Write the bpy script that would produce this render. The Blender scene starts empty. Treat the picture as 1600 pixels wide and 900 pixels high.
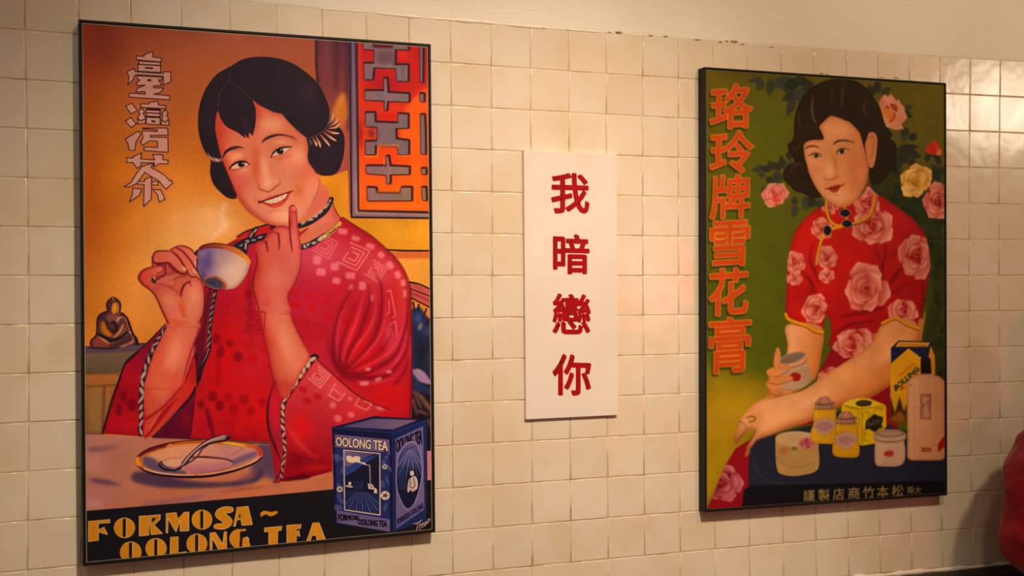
import bpy, bmesh, math, random
import numpy as np
from mathutils import Vector, Matrix

# ---------------------------------------------------------------- camera
FPX = 1697.3                       # focal length in pixels of the 1600-wide frame
YAW, PITCH, ROLL = 0.33730, -0.00430, -0.00282
TILE = 0.1
ZTOP = 2.0                         # height of the top edge of the tiling
CAM = np.array([0.19931, -2.43289, ZTOP-0.61902])
CF = np.array([math.sin(YAW)*math.cos(PITCH), math.cos(YAW)*math.cos(PITCH), math.sin(PITCH)])
_r = np.array([math.cos(YAW), -math.sin(YAW), 0.0]); _u = np.cross(_r, CF)
CR = math.cos(ROLL)*_r+math.sin(ROLL)*_u
CU = -math.sin(ROLL)*_r+math.cos(ROLL)*_u

sc = bpy.context.scene
C = sc.collection
cd = bpy.data.cameras.new('camera'); cam = bpy.data.objects.new('camera', cd); C.objects.link(cam)
cam.matrix_world = Matrix(((CR[0], CU[0], -CF[0], CAM[0]), (CR[1], CU[1], -CF[1], CAM[1]), (CR[2], CU[2], -CF[2], CAM[2]), (0, 0, 0, 1)))
cd.sensor_width = 36.0; cd.lens = FPX/1600*36; cd.clip_start = 0.05; cd.clip_end = 50
cd.dof.use_dof = True; cd.dof.focus_distance = 2.50; cd.dof.aperture_fstop = 3.2
sc.camera = cam
sc.view_settings.view_transform = 'Standard'; sc.view_settings.look = 'None'
sc.view_settings.exposure = 0.0; sc.view_settings.gamma = 1.0; sc.view_settings.use_curve_mapping = False

w = bpy.data.worlds.new('dim_room'); sc.world = w; w.use_nodes = True
w.node_tree.nodes['Background'].inputs['Color'].default_value = (1.0, 0.75, 0.54, 1)
w.node_tree.nodes['Background'].inputs['Strength'].default_value = 0.16

def area(name, loc, target, sx, sy, watts, col, spread=180, shape='RECTANGLE'):
    l = bpy.data.lights.new(name, 'AREA'); l.shape = shape; l.size = sx; l.size_y = sy; l.energy = watts; l.color = col
    l.spread = math.radians(spread)
    o = bpy.data.objects.new(name, l); C.objects.link(o); o.location = loc
    o.rotation_euler = (Vector(target)-Vector(loc)).to_track_quat('-Z', 'Y').to_euler()
    return o
def spot(name, loc, target, watts, col, cone, blend, r):
    l = bpy.data.lights.new(name, 'SPOT'); l.energy = watts; l.color = col; l.spot_size = math.radians(cone); l.spot_blend = blend; l.shadow_soft_size = r
    o = bpy.data.objects.new(name, l); C.objects.link(o); o.location = loc
    o.rotation_euler = (Vector(target)-Vector(loc)).to_track_quat('-Z', 'Y').to_euler()
    return o
WARM = (1.0, 0.82, 0.63)
spot('ceiling_spot', (1.05, -2.3, 3.15), (0.90, 0.0, 0.80), 350, WARM, 56, 1.0, 0.11)
spot('ceiling_spot', (-0.65, -1.9, 3.05), (-0.1, 0.0, 0.9), 20, (1.0, 0.86, 0.70), 100, 0.9, 0.10)
spot('ceiling_spot', (2.15, -2.2, 3.1), (2.42, 0.0, 1.9), 100, (1.0, 0.80, 0.52), 76, 0.9, 0.11)
area('pendant_lamp', (4.75, -2.35, 2.35), (2.4, 0.0, 2.0), 0.5, 0.4, 2.3, (1.0, 0.84, 0.64), 80)
area('neon_sign', (2.66, -2.45, 1.40), (1.4, 0.0, 1.4), 0.30, 0.26, 5.0, (1.0, 0.12, 0.14))
GAIN1 = (1.20, 1.40, 1.45)
GAIN2 = (1.16, 1.20, 1.1)

# ---------------------------------------------------------------- print painter
# Flat prints are drawn here with polygons, tapered brush strokes and airbrush
# spots, in code, and become the colour of the print surface.
def to_plane(px, py, yp):
    """point where the sight line through photo pixel (px,py) meets the upright plane y = yp"""
    d = CF + CR*((px-800.0)/FPX) + CU*((450.0-py)/FPX)
    s = (yp-CAM[1])/d[1]
    return CAM[0]+s*d[0], CAM[2]+s*d[2]

SS = 4
def _cov(polys, W, H, norm=True):
    E0, E1 = [], []
    for p in polys:
        p = np.asarray(p, float)
        if norm:
            x, y = p[:, 0], p[:, 1]
            if (x*np.roll(y, -1)-y*np.roll(x, -1)).sum() < 0: p = p[::-1]
        E0.append(p); E1.append(np.roll(p, -1, axis=0))
    A = np.concatenate(E0); B = np.concatenate(E1)
    m = 2
    bx0 = int(max(0, np.floor(A[:, 0].min())-m)); bx1 = int(min(W, np.ceil(A[:, 0].max())+m))
    by0 = int(max(0, np.floor(A[:, 1].min())-m)); by1 = int(min(H, np.ceil(A[:, 1].max())+m))
    if bx1 <= bx0 or by1 <= by0: return None
    w, h = bx1-bx0, by1-by0
    x0, y0 = A[:, 0]-bx0, (A[:, 1]-by0)*SS
    x1, y1 = B[:, 0]-bx0, (B[:, 1]-by0)*SS
    sg = np.where(y1 > y0, 1.0, -1.0)
    r0 = np.clip(np.ceil(np.minimum(y0, y1)-.5), 0, h*SS).astype(int)
    r1 = np.clip(np.ceil(np.maximum(y0, y1)-.5), 0, h*SS).astype(int)
    n = r1-r0
    if n.sum() == 0: return None
    idx = np.repeat(np.arange(len(n)), n)
    row = np.arange(n.sum())-np.repeat(np.cumsum(n)-n, n)+r0[idx]
    t = (row+.5-y0[idx])/(y1[idx]-y0[idx])
    x = np.clip(x0[idx]+t*(x1[idx]-x0[idx]), 0, w)
    fx = np.floor(x).astype(int); fr = x-fx
    base = (row//SS)*(w+2)+fx
    acc = np.bincount(base, sg[idx]*(1-fr), (w+2)*h)+np.bincount(base+1, sg[idx]*fr, (w+2)*h+1)[:(w+2)*h]
    c = np.abs(np.cumsum(acc.reshape(h, w+2), axis=1)[:, :w])/SS
    return (bx0, by0, bx1, by1, np.clip(c, 0, 1).astype(np.float32))

def _box(a, r, ax):
    if r < 1: return a
    a = np.moveaxis(a, ax, 0)
    p = np.concatenate([np.zeros((1,)+a.shape[1:], np.float32), np.cumsum(np.pad(a, [(r, r)]+[(0, 0)]*(a.ndim-1), mode='edge'), axis=0, dtype=np.float64)])
    o = ((p[2*r+1:]-p[:-2*r-1])/(2*r+1)).astype(np.float32)
    return np.moveaxis(o, 0, ax)

def _blur(a, s):
    r = max(1, int(round(s*.9)))
    for _ in range(3):
        a = _box(_box(a, r, 0), r, 1)
    return a

def P_(s):
    if not isinstance(s, str): return [tuple(q) for q in s]
    return [tuple(float(v) for v in q.split(',')) for q in s.split()]

def smooth(p, closed, n=7):
    p = np.asarray(p, float); N = len(p)
    if N < 3: return p
    out = []
    rng = range(N if closed else N-1)
    for i in rng:
        if closed: a, b, c, d = p[(i-1) % N], p[i], p[(i+1) % N], p[(i+2) % N]
        else: a, b, c, d = p[max(i-1, 0)], p[i], p[i+1], p[min(i+2, N-1)]
        for k in range(n):
            t = k/n
            out.append(.5*((2*b)+(c-a)*t+(2*a-5*b+4*c-d)*t*t+(3*b-a-3*c+d)*t**3))
    if not closed: out.append(p[-1])
    return np.array(out)

class Print:
    def __init__(s, corners, yp, ppm, base):
        pts = [to_plane(x, y, yp) for x, y in corners]
        s.x0 = min(p[0] for p in pts); s.x1 = max(p[0] for p in pts)
        s.z0 = min(p[1] for p in pts); s.z1 = max(p[1] for p in pts)
        s.S, s.yp = ppm, yp
        s.W = int((s.x1-s.x0)*ppm); s.H = int((s.z1-s.z0)*ppm)
        s.img = np.empty((s.H, s.W, 3), np.float32); s.img[:] = base
        cx = sum(c[0] for c in corners)/4; cy = sum(c[1] for c in corners)/4
        a, b = to_plane(cx-50, cy, yp), to_plane(cx+50, cy, yp)
        c, d = to_plane(cx, cy-50, yp), to_plane(cx, cy+50, yp)
        s.kx = (b[0]-a[0])*ppm/100; s.ky = (c[1]-d[1])*ppm/100; s.k = (s.kx+s.ky)/2
        s.v(0, 0, 1)
    def v(s, ox, oy, sc): s.ox, s.oy, s.sc = ox, oy, sc
    def T(s, pts):
        o = []
        for x, y in pts:
            X, Z = to_plane(s.ox+x/s.sc, s.oy+y/s.sc, s.yp)
            o.append(((X-s.x0)*s.S, (s.z1-Z)*s.S))
        return np.array(o)
    def put(s, cv, col, a=1., b=0., clip=None):
        if cv is None: return
        x0, y0, x1, y1, m = cv
        if b:
            sg = b*s.k; pd = int(sg*3)+1
            nx0, ny0, nx1, ny1 = max(0, x0-pd), max(0, y0-pd), min(s.W, x1+pd), min(s.H, y1+pd)
            m = np.pad(m, ((y0-ny0, ny1-y1), (x0-nx0, nx1-x1)), mode='constant')
            m = _blur(m, sg); x0, y0, x1, y1 = nx0, ny0, nx1, ny1
        m = m*a
        if clip is not None: m = m*clip[y0:y1, x0:x1]
        if isinstance(col, list):
            q = s.T([c[:2] for c in col]); d = q[1]-q[0]; L = max((d*d).sum(), 1e-6)
            yy, xx = np.mgrid[y0:y1, x0:x1]
            t = np.clip(((xx-q[0][0])*d[0]+(yy-q[0][1])*d[1])/L, 0, 1)[..., None].astype(np.float32)
            C = np.array(col[0][2], np.float32)*(1-t)+np.array(col[1][2], np.float32)*t
        else: C = np.array(col, np.float32)
        I = s.img[y0:y1, x0:x1]
        I += (C-I)*m[..., None]
    def shape(s, pts, sm=0):
        p = P_(pts)
        if sm: p = smooth(p, True)
        return s.T(p)
    def f(s, col, pts, sm=0, a=1., b=0., clip=None):
        s.put(_cov([s.shape(pts, sm)], s.W, s.H), col, a, b, clip)
    def mask(s, pts, sm=0, b=0):
        M = np.zeros((s.H, s.W), np.float32)
        cv = _cov([s.shape(pts, sm)], s.W, s.H)
        if cv: M[cv[1]:cv[3], cv[0]:cv[2]] = cv[4]
        return _blur(M, b*s.k) if b else M
    def l(s, col, w, pts, sm=1, a=1., b=0., clip=None):
        p = P_(pts)
        if sm and len(p) > 2: p = smooth(p, False)
        p = s.T(p); n = len(p)
        ws = [w, w] if np.isscalar(w) else list(w)
        wd = np.interp(np.linspace(0, 1, n), np.linspace(0, 1, len(ws)), ws)*s.k/2
        polys = []
        th = np.linspace(0, 2*math.pi, 9)[:-1]
        cs = np.stack([np.cos(th), np.sin(th)], 1)
        for i in range(n):
            if wd[i] > .4: polys.append(p[i]+cs*wd[i])
            if i+1 < n:
                d = p[i+1]-p[i]; L = math.hypot(*d)
                if L < 1e-4: continue
                nn = np.array([-d[1], d[0]])/L
                polys.append(np.array([p[i]+nn*wd[i], p[i+1]+nn*wd[i+1], p[i+1]-nn*wd[i+1], p[i]-nn*wd[i]]))
        if polys: s.put(_cov(polys, s.W, s.H), col, a, b, clip)
    def o(s, lc, w, fc, pts, sm=0, a=1.):
        """filled shape with an outline"""
        p = P_(pts)
        s.f(fc, pts, sm, a)
        q = smooth(p, True) if sm else np.array(p+p[:1])
        s.l(lc, w, [tuple(k) for k in q]+[tuple(q[0])], 0, a)
    def e(s, col, x, y, rx, ry, ang=0, a=1., b=0., clip=None):
        th = np.linspace(0, 2*math.pi, 41)[:-1]; c, n = math.cos(math.radians(ang)), math.sin(math.radians(ang))
        s.f(col, [(x+rx*math.cos(t)*c-ry*math.sin(t)*n, y+rx*math.cos(t)*n+ry*math.sin(t)*c) for t in th], 0, a, b, clip)
    def g(s, col, x, y, rx, ry, a=1., ang=0, clip=None):
        """airbrush spot (gaussian), radii in view units"""
        q = s.T([(x, y)])[0]; rx = rx/s.sc*s.kx; ry = ry/s.sc*s.ky; R = 2.4*max(rx, ry)
        x0, x1 = int(max(0, q[0]-R)), int(min(s.W, q[0]+R)); y0, y1 = int(max(0, q[1]-R)), int(min(s.H, q[1]+R))
        if x1 <= x0 or y1 <= y0: return
        yy, xx = np.mgrid[y0:y1, x0:x1].astype(np.float32); xx -= q[0]; yy -= q[1]
        c, n = math.cos(math.radians(ang)), math.sin(math.radians(ang))
        u = (xx*c+yy*n)/rx; w = (-xx*n+yy*c)/ry
        m = np.exp(-(u*u+w*w)*1.2)*a
        m = np.clip((m-.001), 0, 1)
        if clip is not None: m = m*clip[y0:y1, x0:x1]
        I = s.img[y0:y1, x0:x1]; I += (np.array(col, np.float32)-I)*m[..., None]
    def rim(s, M, col, w, a, dx=0, dy=0):
        """inner edge tone: col where the blurred mask falls off, shifted by (dx,dy) view units"""
        ys, xs = np.where(M > .01)
        if len(ys) == 0: return
        pd = int(4*w*s.k)+4
        y0, y1, x0, x1 = max(0, ys.min()-pd), min(s.H, ys.max()+pd), max(0, xs.min()-pd), min(s.W, xs.max()+pd)
        m = M[y0:y1, x0:x1]
        b = _blur(m, w*s.k)
        sx, sy = int(round(dx*s.k)), int(round(dy*s.k))
        if sx or sy: b = np.roll(np.roll(b, sx, 1), sy, 0)
        t = np.clip((1-b)*1.6, 0, 1)*m*a
        I = s.img[y0:y1, x0:x1]; I += (np.array(col, np.float32)-I)*t[..., None]
    def text(s, col, txt, quad, bold=0., a=1., b=0., outline=None):
        """lettering stretched into a quad (corners TL TR BR BL in view units); bold = extra stroke in photo pixels"""
        T, bb, E = glyph_tris(txt)
        x0, y0, x1, y1 = bb
        q = np.array(P_(quad))
        def put(P):
            u = (P[..., 0]-x0)/(x1-x0); v = (y1-P[..., 1])/(y1-y0)
            pt = (q[0]*((1-u)*(1-v))[..., None]+q[1]*(u*(1-v))[..., None]+q[2]*(u*v)[..., None]+q[3]*((1-u)*v)[..., None])
            return s.T(pt.reshape(-1, 2)).reshape(pt.shape)
        tri, ed = list(put(T)), put(E)
        th = np.linspace(0, 2*math.pi, 9)[:-1]; cs = np.stack([np.cos(th), np.sin(th)], 1)
        for c, bo in ([(outline[0], bold+outline[1])] if outline else [])+[(col, bold)]:
            polys = list(tri); w = bo*s.k
            if w > .15:
                for e0, e1 in ed:
                    d = e1-e0; L = math.hypot(*d)
                    if L < 1e-5: continue
                    n = np.array([-d[1], d[0]])/L*w
                    polys += [np.array([e0+n, e1+n, e1-n, e0-n]), e0+cs*w]
            s.put(_cov(polys, s.W, s.H), c, a, b)
    def noise(s, amp, cell, seed, aniso=(1, 1)):
        r = np.random.RandomState(seed)
        n = r.randn(s.H//cell+3, s.W//cell+3, 1).astype(np.float32)
        n = np.repeat(np.repeat(n, cell, 0), cell, 1)[:s.H, :s.W]
        n = _box(_box(n, cell*aniso[1], 0), cell*aniso[0], 1)
        s.img *= 1+n*(amp/max(n.std(), 1e-6))
    def image(s, name, gain):
        a = np.clip(s.img/255., 0, 1)
        lin = np.where(a <= .04045, a/12.92, ((a+.055)/1.055)**2.4)*np.array(gain, np.float32)
        lin = np.clip(lin, 0, 1)
        a = np.where(lin <= .0031308, lin*12.92, 1.055*lin**(1/2.4)-.055)
        im = bpy.data.images.new(name, s.W, s.H)
        buf = np.ones((s.H, s.W, 4), np.float32); buf[..., :3] = a[::-1]
        im.pixels.foreach_set(buf.ravel()); im.update(); im.pack()
        return im

_gc = {}
def glyph_tris(txt):
    """triangles and outline of a line of lettering set with Blender's own built-in font"""
    if txt in _gc: return _gc[txt]
    cu = bpy.data.curves.new('lettering', 'FONT'); cu.body = txt; cu.size = 1; cu.resolution_u = 4
    ob = bpy.data.objects.new('lettering', cu); C.objects.link(ob)
    bpy.context.view_layer.update()
    ev = ob.evaluated_get(bpy.context.evaluated_depsgraph_get()); me = ev.to_mesh(); me.calc_loop_triangles()
    co = np.array([v.co[:2] for v in me.vertices]); tri = np.array([t.vertices[:] for t in me.loop_triangles])
    cnt = {}
    for t in tri:
        for k in range(3):
            e = (min(t[k], t[k-1]), max(t[k], t[k-1])); cnt[e] = cnt.get(e, 0)+1
    E = co[np.array([e for e, n in cnt.items() if n == 1])]
    ev.to_mesh_clear()
    bpy.data.objects.remove(ob); bpy.data.curves.remove(cu)
    _gc[txt] = (co[tri], (co[:, 0].min(), co[:, 1].min(), co[:, 0].max(), co[:, 1].max()), E)
    return _gc[txt]
# ---------------------------------------------------------------- print 1: tea advertisement
def paint_tea():
    p = Print([(127, 36), (669, 73), (676, 828), (134, 880)], -0.030, 1550, (196, 100, 26))
    A = (120, 60, 3.214); B = (290, 70, 3.214); Cc = (340, 180, 5); D = (480, 55, 2.609); E = (125, 320, 3.214); F = (380, 300, 2.903)
    G = (125, 560, 2.903); H = (400, 560, 3.103); K = (210, 370, 5.625); L = (370, 310, 5); M = (510, 640, 4.5)
    N = (180, 70, 6.923); O = (180, 200, 6.923); Q = (540, 60, 6.4286); R = (540, 200, 6.4286); S = (600, 370, 2.727)
    T = (200, 660, 7.273); U = (160, 550, 6); W = (420, 380, 4.091); X = (0, 700, 4); PP = (130, 450, 7.5)
    OUT = (48, 12, 22)
    # ---- orange ground
    p.v(0, 0, 1)
    p.f([(300, 20, (150, 62, 36)), (280, 300, (206, 108, 24))], '100,0 700,0 700,900 100,900')
    p.g((128, 38, 26), 140, 60, 70, 80, .8); p.g((160, 78, 62), 380, 70, 160, 40, .6); p.g((176, 84, 48), 300, 120, 120, 60, .5)  # the wide top spot paints a reflected reddish haze into the print colour
    p.g((186, 84, 14), 170, 330, 60, 140, .7); p.g((212, 118, 16), 210, 290, 60, 90, .4); p.g((160, 60, 14), 140, 260, 22, 200, .5)
    p.g((222, 142, 72), 290, 380, 80, 90, .8); p.g((226, 150, 84), 330, 350, 50, 30, .8); p.g((216, 120, 40), 190, 500, 70, 90, .8)
    p.g((230, 140, 50), 230, 440, 40, 50, .5); p.g((232, 154, 84), 270, 400, 60, 50, .7); p.g((234, 160, 100), 330, 350, 60, 36, .7); p.g((226, 138, 66), 215, 470, 50, 50, .6); p.g((214, 128, 60), 260, 470, 40, 60, .5)
    p.g((212, 120, 30), 160, 460, 40, 50, .5)
    p.l((234, 176, 136), (5, 12, 4), '352,318 345,335 352,350 338,365 328,375', b=3, a=.8)
    p.l((230, 165, 120), (4, 9, 3), '322,328 330,345 322,360 333,372', b=3, a=.7)
    # ---- dark post and window at the upper right
    p.v(*D)
    p.f([(110, 20, (88, 34, 48)), (110, 420, (150, 60, 42))], '34,0 200,0 190,745 60,600 30,100')
    p.l((52, 20, 34), 4, '36,0 38,130 45,190', a=.9, b=.6); p.l((120, 50, 60), (14, 8), '75,0 80,200', b=3, a=.6); p.l((60, 20, 40), 8, '120,0 118,220', b=3, a=.6)
    p.l((60, 20, 44), 9, '165,10 165,380', b=3, a=.7)
    p.f((196, 104, 26), '150,235 165,300 160,350 130,420 120,380 110,330 125,280', 1, .85, 3)
    p.f((206, 120, 30), '95,330 125,255 150,240 120,330', 1, .6, 2)
    p.f((168, 70, 62), '120,350 160,380 165,500 150,560 100,570 120,450', 1, .7, 4)
    p.f([(150, 560, (206, 122, 20)), (400, 830, (214, 132, 24))], '40,560 100,575 165,548 172,745 505,750 512,900 300,900 180,780 100,700')
    p.g((226, 150, 40), 400, 800, 120, 40, .6); p.g((198, 108, 14), 120, 640, 40, 60, .5)
    # frame of the window
    p.f([(180, 20, (66, 42, 74)), (190, 700, (120, 88, 92))], '166,18 212,22 222,712 500,722 500,748 176,744')
    p.l((38, 20, 36), 3, '172,20 180,742 500,746', 0); p.l((140, 104, 120), (3, 4, 4), '186,22 196,726 500,734', 0, a=.7, b=.5); p.l((44, 20, 34), 4, '202,24 210,716 500,722', 0)
    p.l((186, 122, 96), (1, 3, 2), '196,600 200,722 500,732', 0, a=.7, b=.8)
    lat = '206,24 505,40 500,716 212,710'
    ML = p.mask(lat)
    p.f([(350, 60, (176, 8, 18)), (350, 640, (226, 84, 6))], lat)
    p.g((150, 4, 24), 330, 200, 90, 60, .8, clip=ML); p.g((206, 40, 8), 210, 140, 14, 150, .8, clip=ML); p.g((212, 40, 6), 390, 80, 30, 24, .8, clip=ML)
    p.g((196, 14, 6), 330, 330, 60, 24, .8, clip=ML); p.g((186, 12, 8), 440, 100, 30, 100, .6, clip=ML); p.g((228, 72, 0), 450, 420, 60, 120, .8, clip=ML)
    p.g((224, 56, 0), 330, 510, 90, 60, .8, clip=ML); p.g((160, 10, 10), 215, 400, 14, 60, .8, clip=ML); p.g((232, 92, 0), 440, 560, 40, 90, .7, clip=ML)
    p.f((232, 84, 4), '400,300 490,215 495,340 500,480 410,480 380,400', 1, .8, 2, ML)
    p.f((238, 110, 14), '235,705 480,705 480,690 235,688', 0, .5, 1.5, ML)
    q1 = '175,50 270,55 272,85 470,92 475,68 620,75 620,112 490,108 490,270 620,270 620,430 515,425 505,300 275,290 265,410 190,410 185,255 285,255 290,115 180,105'
    q2 = '195,530 385,530 385,405 410,405 418,548 630,560 630,635 415,628 405,720 390,715 390,625 195,615'
    q4 = '200,750 285,750 290,845 530,855 525,760 620,765 620,898 495,900 500,1015 625,1030 625,1165 530,1165 520,1080 320,1075 290,1070 290,1160 200,1165 200,1040 315,1035 320,890 200,880'
    q5 = '208,1285 410,1285 405,1190 425,1185 440,1285 632,1295 632,1362 440,1366 440,1455 412,1455 410,1370 210,1355'
    q6 = '215,1500 300,1505 305,1555 545,1560 560,1500 655,1500 655,1625 220,1628'
    sm = ['745,90 770,90 768,440 750,435', '745,560 780,560 780,635 748,630', '750,770 785,770 792,900 795,1160 755,1155 752,900', '760,1310 800,1310 800,1362 765,1360', '765,1500 800,1500 805,1625 770,1620']
    p.v(*Q)
    for s_ in [q1, q2, q4, q5, q6]+sm:
        pts = P_(s_)
        p.l((36, 8, 24), 5.2, [(x+8, y-5) for x, y in pts+pts[:1]], 0, a=.9, b=.7)
    for i, s_ in enumerate([q1, q2, q4, q5, q6]+sm):
        y = P_(s_)[0][1]
        p.f([(200, y, (126, 88, 98)), (620, y+200, (112, 88, 92) if y < 900 else (128, 96, 76))], s_)
        m_ = p.mask(s_)
        if i < 5:
            rr = random.Random(i)
            for k in range(16):
                x = rr.uniform(200, 620); yy = y+rr.uniform(-20, 260)
                p.l(rr.choice([(70, 66, 96), (160, 110, 96), (148, 112, 100), (92, 72, 96)]), rr.uniform(1, 3), [(x, yy), (x+rr.uniform(-8, 8), yy+rr.uniform(60, 150))], 0, a=.45, b=.8, clip=m_)
    p.f((58, 14, 26), '315,130 480,130 480,255 310,250', 0, .35, 3, p.mask(q1)); p.f((84, 20, 34), '272,70 472,80 470,100 275,95', 0, .9, 1)
    p.g((120, 24, 44), 255, 950, 40, 50, .9); p.l((240, 120, 20), 2, '530,1090 520,1075 325,1080 320,1190 200,1185', 0, a=.8, b=.6)
    p.l((240, 120, 20), 2, '530,1180 640,1178', 0, a=.7, b=.6); p.l((236, 130, 40), 2, '385,1210 385,1270', 0, a=.7, b=.6); p.l((240, 130, 20), 2, '310,1540 540,1545', 0, a=.6, b=.6)
    # ---- lower right: rail, armchair
    p.v(*F)
    p.f((212, 116, 20), '600,270 860,270 860,420 740,400 700,320'); p.f((220, 138, 52), '700,300 860,302 862,445 755,405 730,350', 0, .9, 1)
    p.f((196, 84, 44), '665,272 860,272 860,300 690,300', 0, .9, 1); p.l((40, 20, 14), (2.5, 3.5, 3), '652,262 740,266 860,266', a=.95)
    p.f([(760, 420, (176, 62, 60)), (800, 500, (190, 78, 62))], '750,405 860,445 860,535 762,485')
    p.l((34, 12, 20), (3, 2), '752,408 800,418 860,446'); p.l((60, 16, 26), 2, '758,438 860,478'); p.l((30, 12, 20), 2.4, '762,480 860,530'); p.l((120, 24, 34), 3, '758,455 860,500', a=.7, b=1)
    p.f((206, 112, 44), '766,486 858,532 858,620 764,580'); p.f((30, 34, 66), '764,530 800,520 830,560 858,590 862,900 764,900', 0, 1, 1)
    for a_, b_ in (((770, 500), (778, 560)), ((795, 510), (790, 570)), ((830, 530), (812, 575)), ((856, 560), (830, 600))): p.l((24, 14, 20), (3, 2.5), [a_, b_], 0)
    p.g((52, 66, 120), 790, 570, 26, 34, .9); p.g((54, 62, 100), 835, 630, 30, 30, .8); p.e((168, 140, 120), 802, 610, 8, 18, 20, .7, 1.6); p.g((20, 22, 34), 810, 730, 40, 70, .9)
    p.g((38, 42, 56), 840, 760, 24, 40, .7)
    p.f((150, 110, 140), '782,802 820,815 855,870 850,890 800,880 774,900 790,845', 1, .95, .6); p.l((60, 50, 90), 1.6, '775,890 820,872 852,885', a=.8); p.l((190, 150, 170), 1.5, '785,806 815,830 828,865', a=.7, b=.5)
    p.v(*H)
    p.f((22, 16, 26), '752,90 870,120 870,620 752,620'); p.f((40, 50, 100), '755,30 800,120 858,150 858,180 760,150', 0, .7, 2)
    p.l((150, 110, 142), (6, 9, 5), '765,60 800,100 852,120', b=.8)
    for i, (a_, b_) in enumerate((((765, 160), (800, 240)), ((782, 165), (825, 235)), ((800, 180), (845, 240)), ((760, 200), (780, 270)), ((825, 215), (855, 280)), ((790, 255), (830, 270)), ((835, 300), (855, 350)))):
        p.l((128, 78, 62), (5, 9, 3), [a_, b_], 0, a=.75, b=1.6)
    p.f((196, 112, 110), '828,448 858,446 858,606 830,602')
    # ---- side table and statue at the left
    p.v(*E)
    p.f([(40, 740, (112, 82, 62)), (40, 900, (84, 70, 48))], '-20,712 330,700 260,790 190,900 -20,910')
    p.f((84, 56, 74), '-20,712 330,698 300,735 -20,748', 0, .9, 1.2); p.l((40, 16, 30), (2, 3, 2), '40,716 150,720 250,700 332,698', b=.4)
    p.f([(40, 870, (150, 78, 60)), (40, 900, (120, 80, 40))], '-20,858 200,850 190,905 -20,905', 0, .8, 1)
    p.v(*G)
    p.f([(40, 80, (168, 96, 40)), (40, 340, (124, 74, 46))], '-20,70 185,60 160,130 100,345 -20,345')
    p.l((80, 50, 40), 3, '30,68 180,66', 0, b=1, a=.7); p.l((96, 52, 34), 2.5, '30,128 160,120', 0, b=.8, a=.8)
    p.f((150, 104, 60), '38,134 100,128 95,330 38,335', 0, .7, 2); p.l((84, 46, 36), 3, '110,128 104,340', 0, b=1, a=.8); p.l((170, 110, 50), 3, '128,128 112,300', 0, b=1.5, a=.6)
    p.v(*PP)
    body = '345,105 300,150 275,190 285,260 230,285 170,350 165,420 155,540 90,620 95,680 300,690 480,690 600,650 630,655 615,590 575,530 550,450 500,330 435,270 435,190 400,140'
    p.f((84, 42, 40), body, 1); MB = p.mask(body, 1)
    p.g((54, 28, 44), 230, 350, 60, 40, .8, clip=MB); p.g((60, 40, 36), 310, 190, 30, 60, .7, clip=MB)
    p.f((214, 128, 26), '355,175 390,180 395,260 365,305 338,290 335,230', 1, 1, .5); p.l((220, 150, 90), (2, 3, 1), '345,110 355,135'); p.l((200, 110, 60), (2, 3, 2), '405,170 410,230 405,290', a=.9, b=.4)
    p.f((196, 100, 22), '215,400 270,400 300,480 340,570 270,560 215,500', 1, .95, 1.4, MB)
    p.f((132, 66, 56), '290,310 420,320 400,420 330,390 270,400', 1, .9, 1.2, MB); p.f((132, 62, 40), '430,560 500,500 470,420 360,560 340,590', 1, .9, 1.2, MB)
    p.l((190, 130, 110), (1, 3, 1), '395,430 400,380 430,345 470,345', b=.6); p.l((196, 140, 90), (1, 2.4, 1), '465,420 450,470 400,540 350,590', b=.3)
    p.l((30, 16, 26), (4, 3), '270,390 300,470 370,520', b=.8, a=.9); p.l((30, 14, 22), 5, '350,400 390,430 385,500', b=1.2, a=.9)
    p.l((180, 92, 50), (5, 6, 3), '500,340 530,400 550,490', b=1.2); p.l((30, 12, 22), (2, 3, 3, 4), '455,290 510,350 550,450 580,530 625,600 630,655')
    p.f((140, 50, 44), '120,610 170,570 300,650 300,690 130,680', 1, .9, 1.2, MB); p.l((206, 142, 96), (2, 3, 1), '165,550 230,595 305,650', b=.4)
    p.f((70, 36, 40), '310,660 420,600 520,540 580,580 540,640 430,690', 1, .95, .8); p.l((176, 110, 70), (1, 3, 2), '330,650 420,600 520,540', b=.5); p.l((30, 14, 24), (4, 6, 3), '170,540 260,580 340,610 440,580 520,520', b=.6)
    p.f((176, 104, 84), '555,545 590,580 590,640 540,660 470,690 430,680 530,640 580,600', 1, .9, .6); p.l((200, 150, 120), 2, '545,510 560,530')
    p.l((24, 12, 22), 2, '275,200 285,260', a=.8); p.l((24, 12, 22), (2, 3, 2), '345,105 290,150 275,200 285,265 200,310 165,380 155,540 92,615 95,680', a=.75); p.l((24, 12, 22), (2, 3, 2), '360,110 410,145 435,200 430,270', a=.85)
    # ---- table cloth
    p.v(*G)
    p.f([(40, 370, (176, 108, 96)), (500, 640, (192, 102, 70))], '-20,343 270,352 640,370 1140,380 1150,600 900,640 -20,702')
    p.g((182, 108, 108), 80, 620, 90, 50, .7); p.g((196, 120, 104), 60, 480, 80, 50, .6); p.g((206, 110, 60), 480, 600, 90, 24, .7); p.g((206, 120, 60), 800, 560, 90, 30, .6); p.g((172, 96, 96), 560, 620, 80, 30, .5)
    p.f((96, 60, 92), '40,405 120,400 185,392 120,412 50,420', 1, .8, 2.5); p.f((90, 54, 84), '40,545 110,548 190,572 120,572 60,560', 1, .85, 2)
    p.f((130, 84, 118), '250,660 420,640 560,618 520,640 380,662', 1, .7, 2.5); p.l((150, 70, 50), (2, 4, 2), '640,605 740,590 840,580', b=1.6, a=.8)
    p.g((200, 140, 150), 60, 660, 40, 20, .5)
    p.f((70, 50, 82), '790,400 900,400 900,560 860,540 780,520', 1, .85, 4); p.l((96, 62, 84), 9, '700,570 800,520 880,500', b=3, a=.7)
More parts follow.
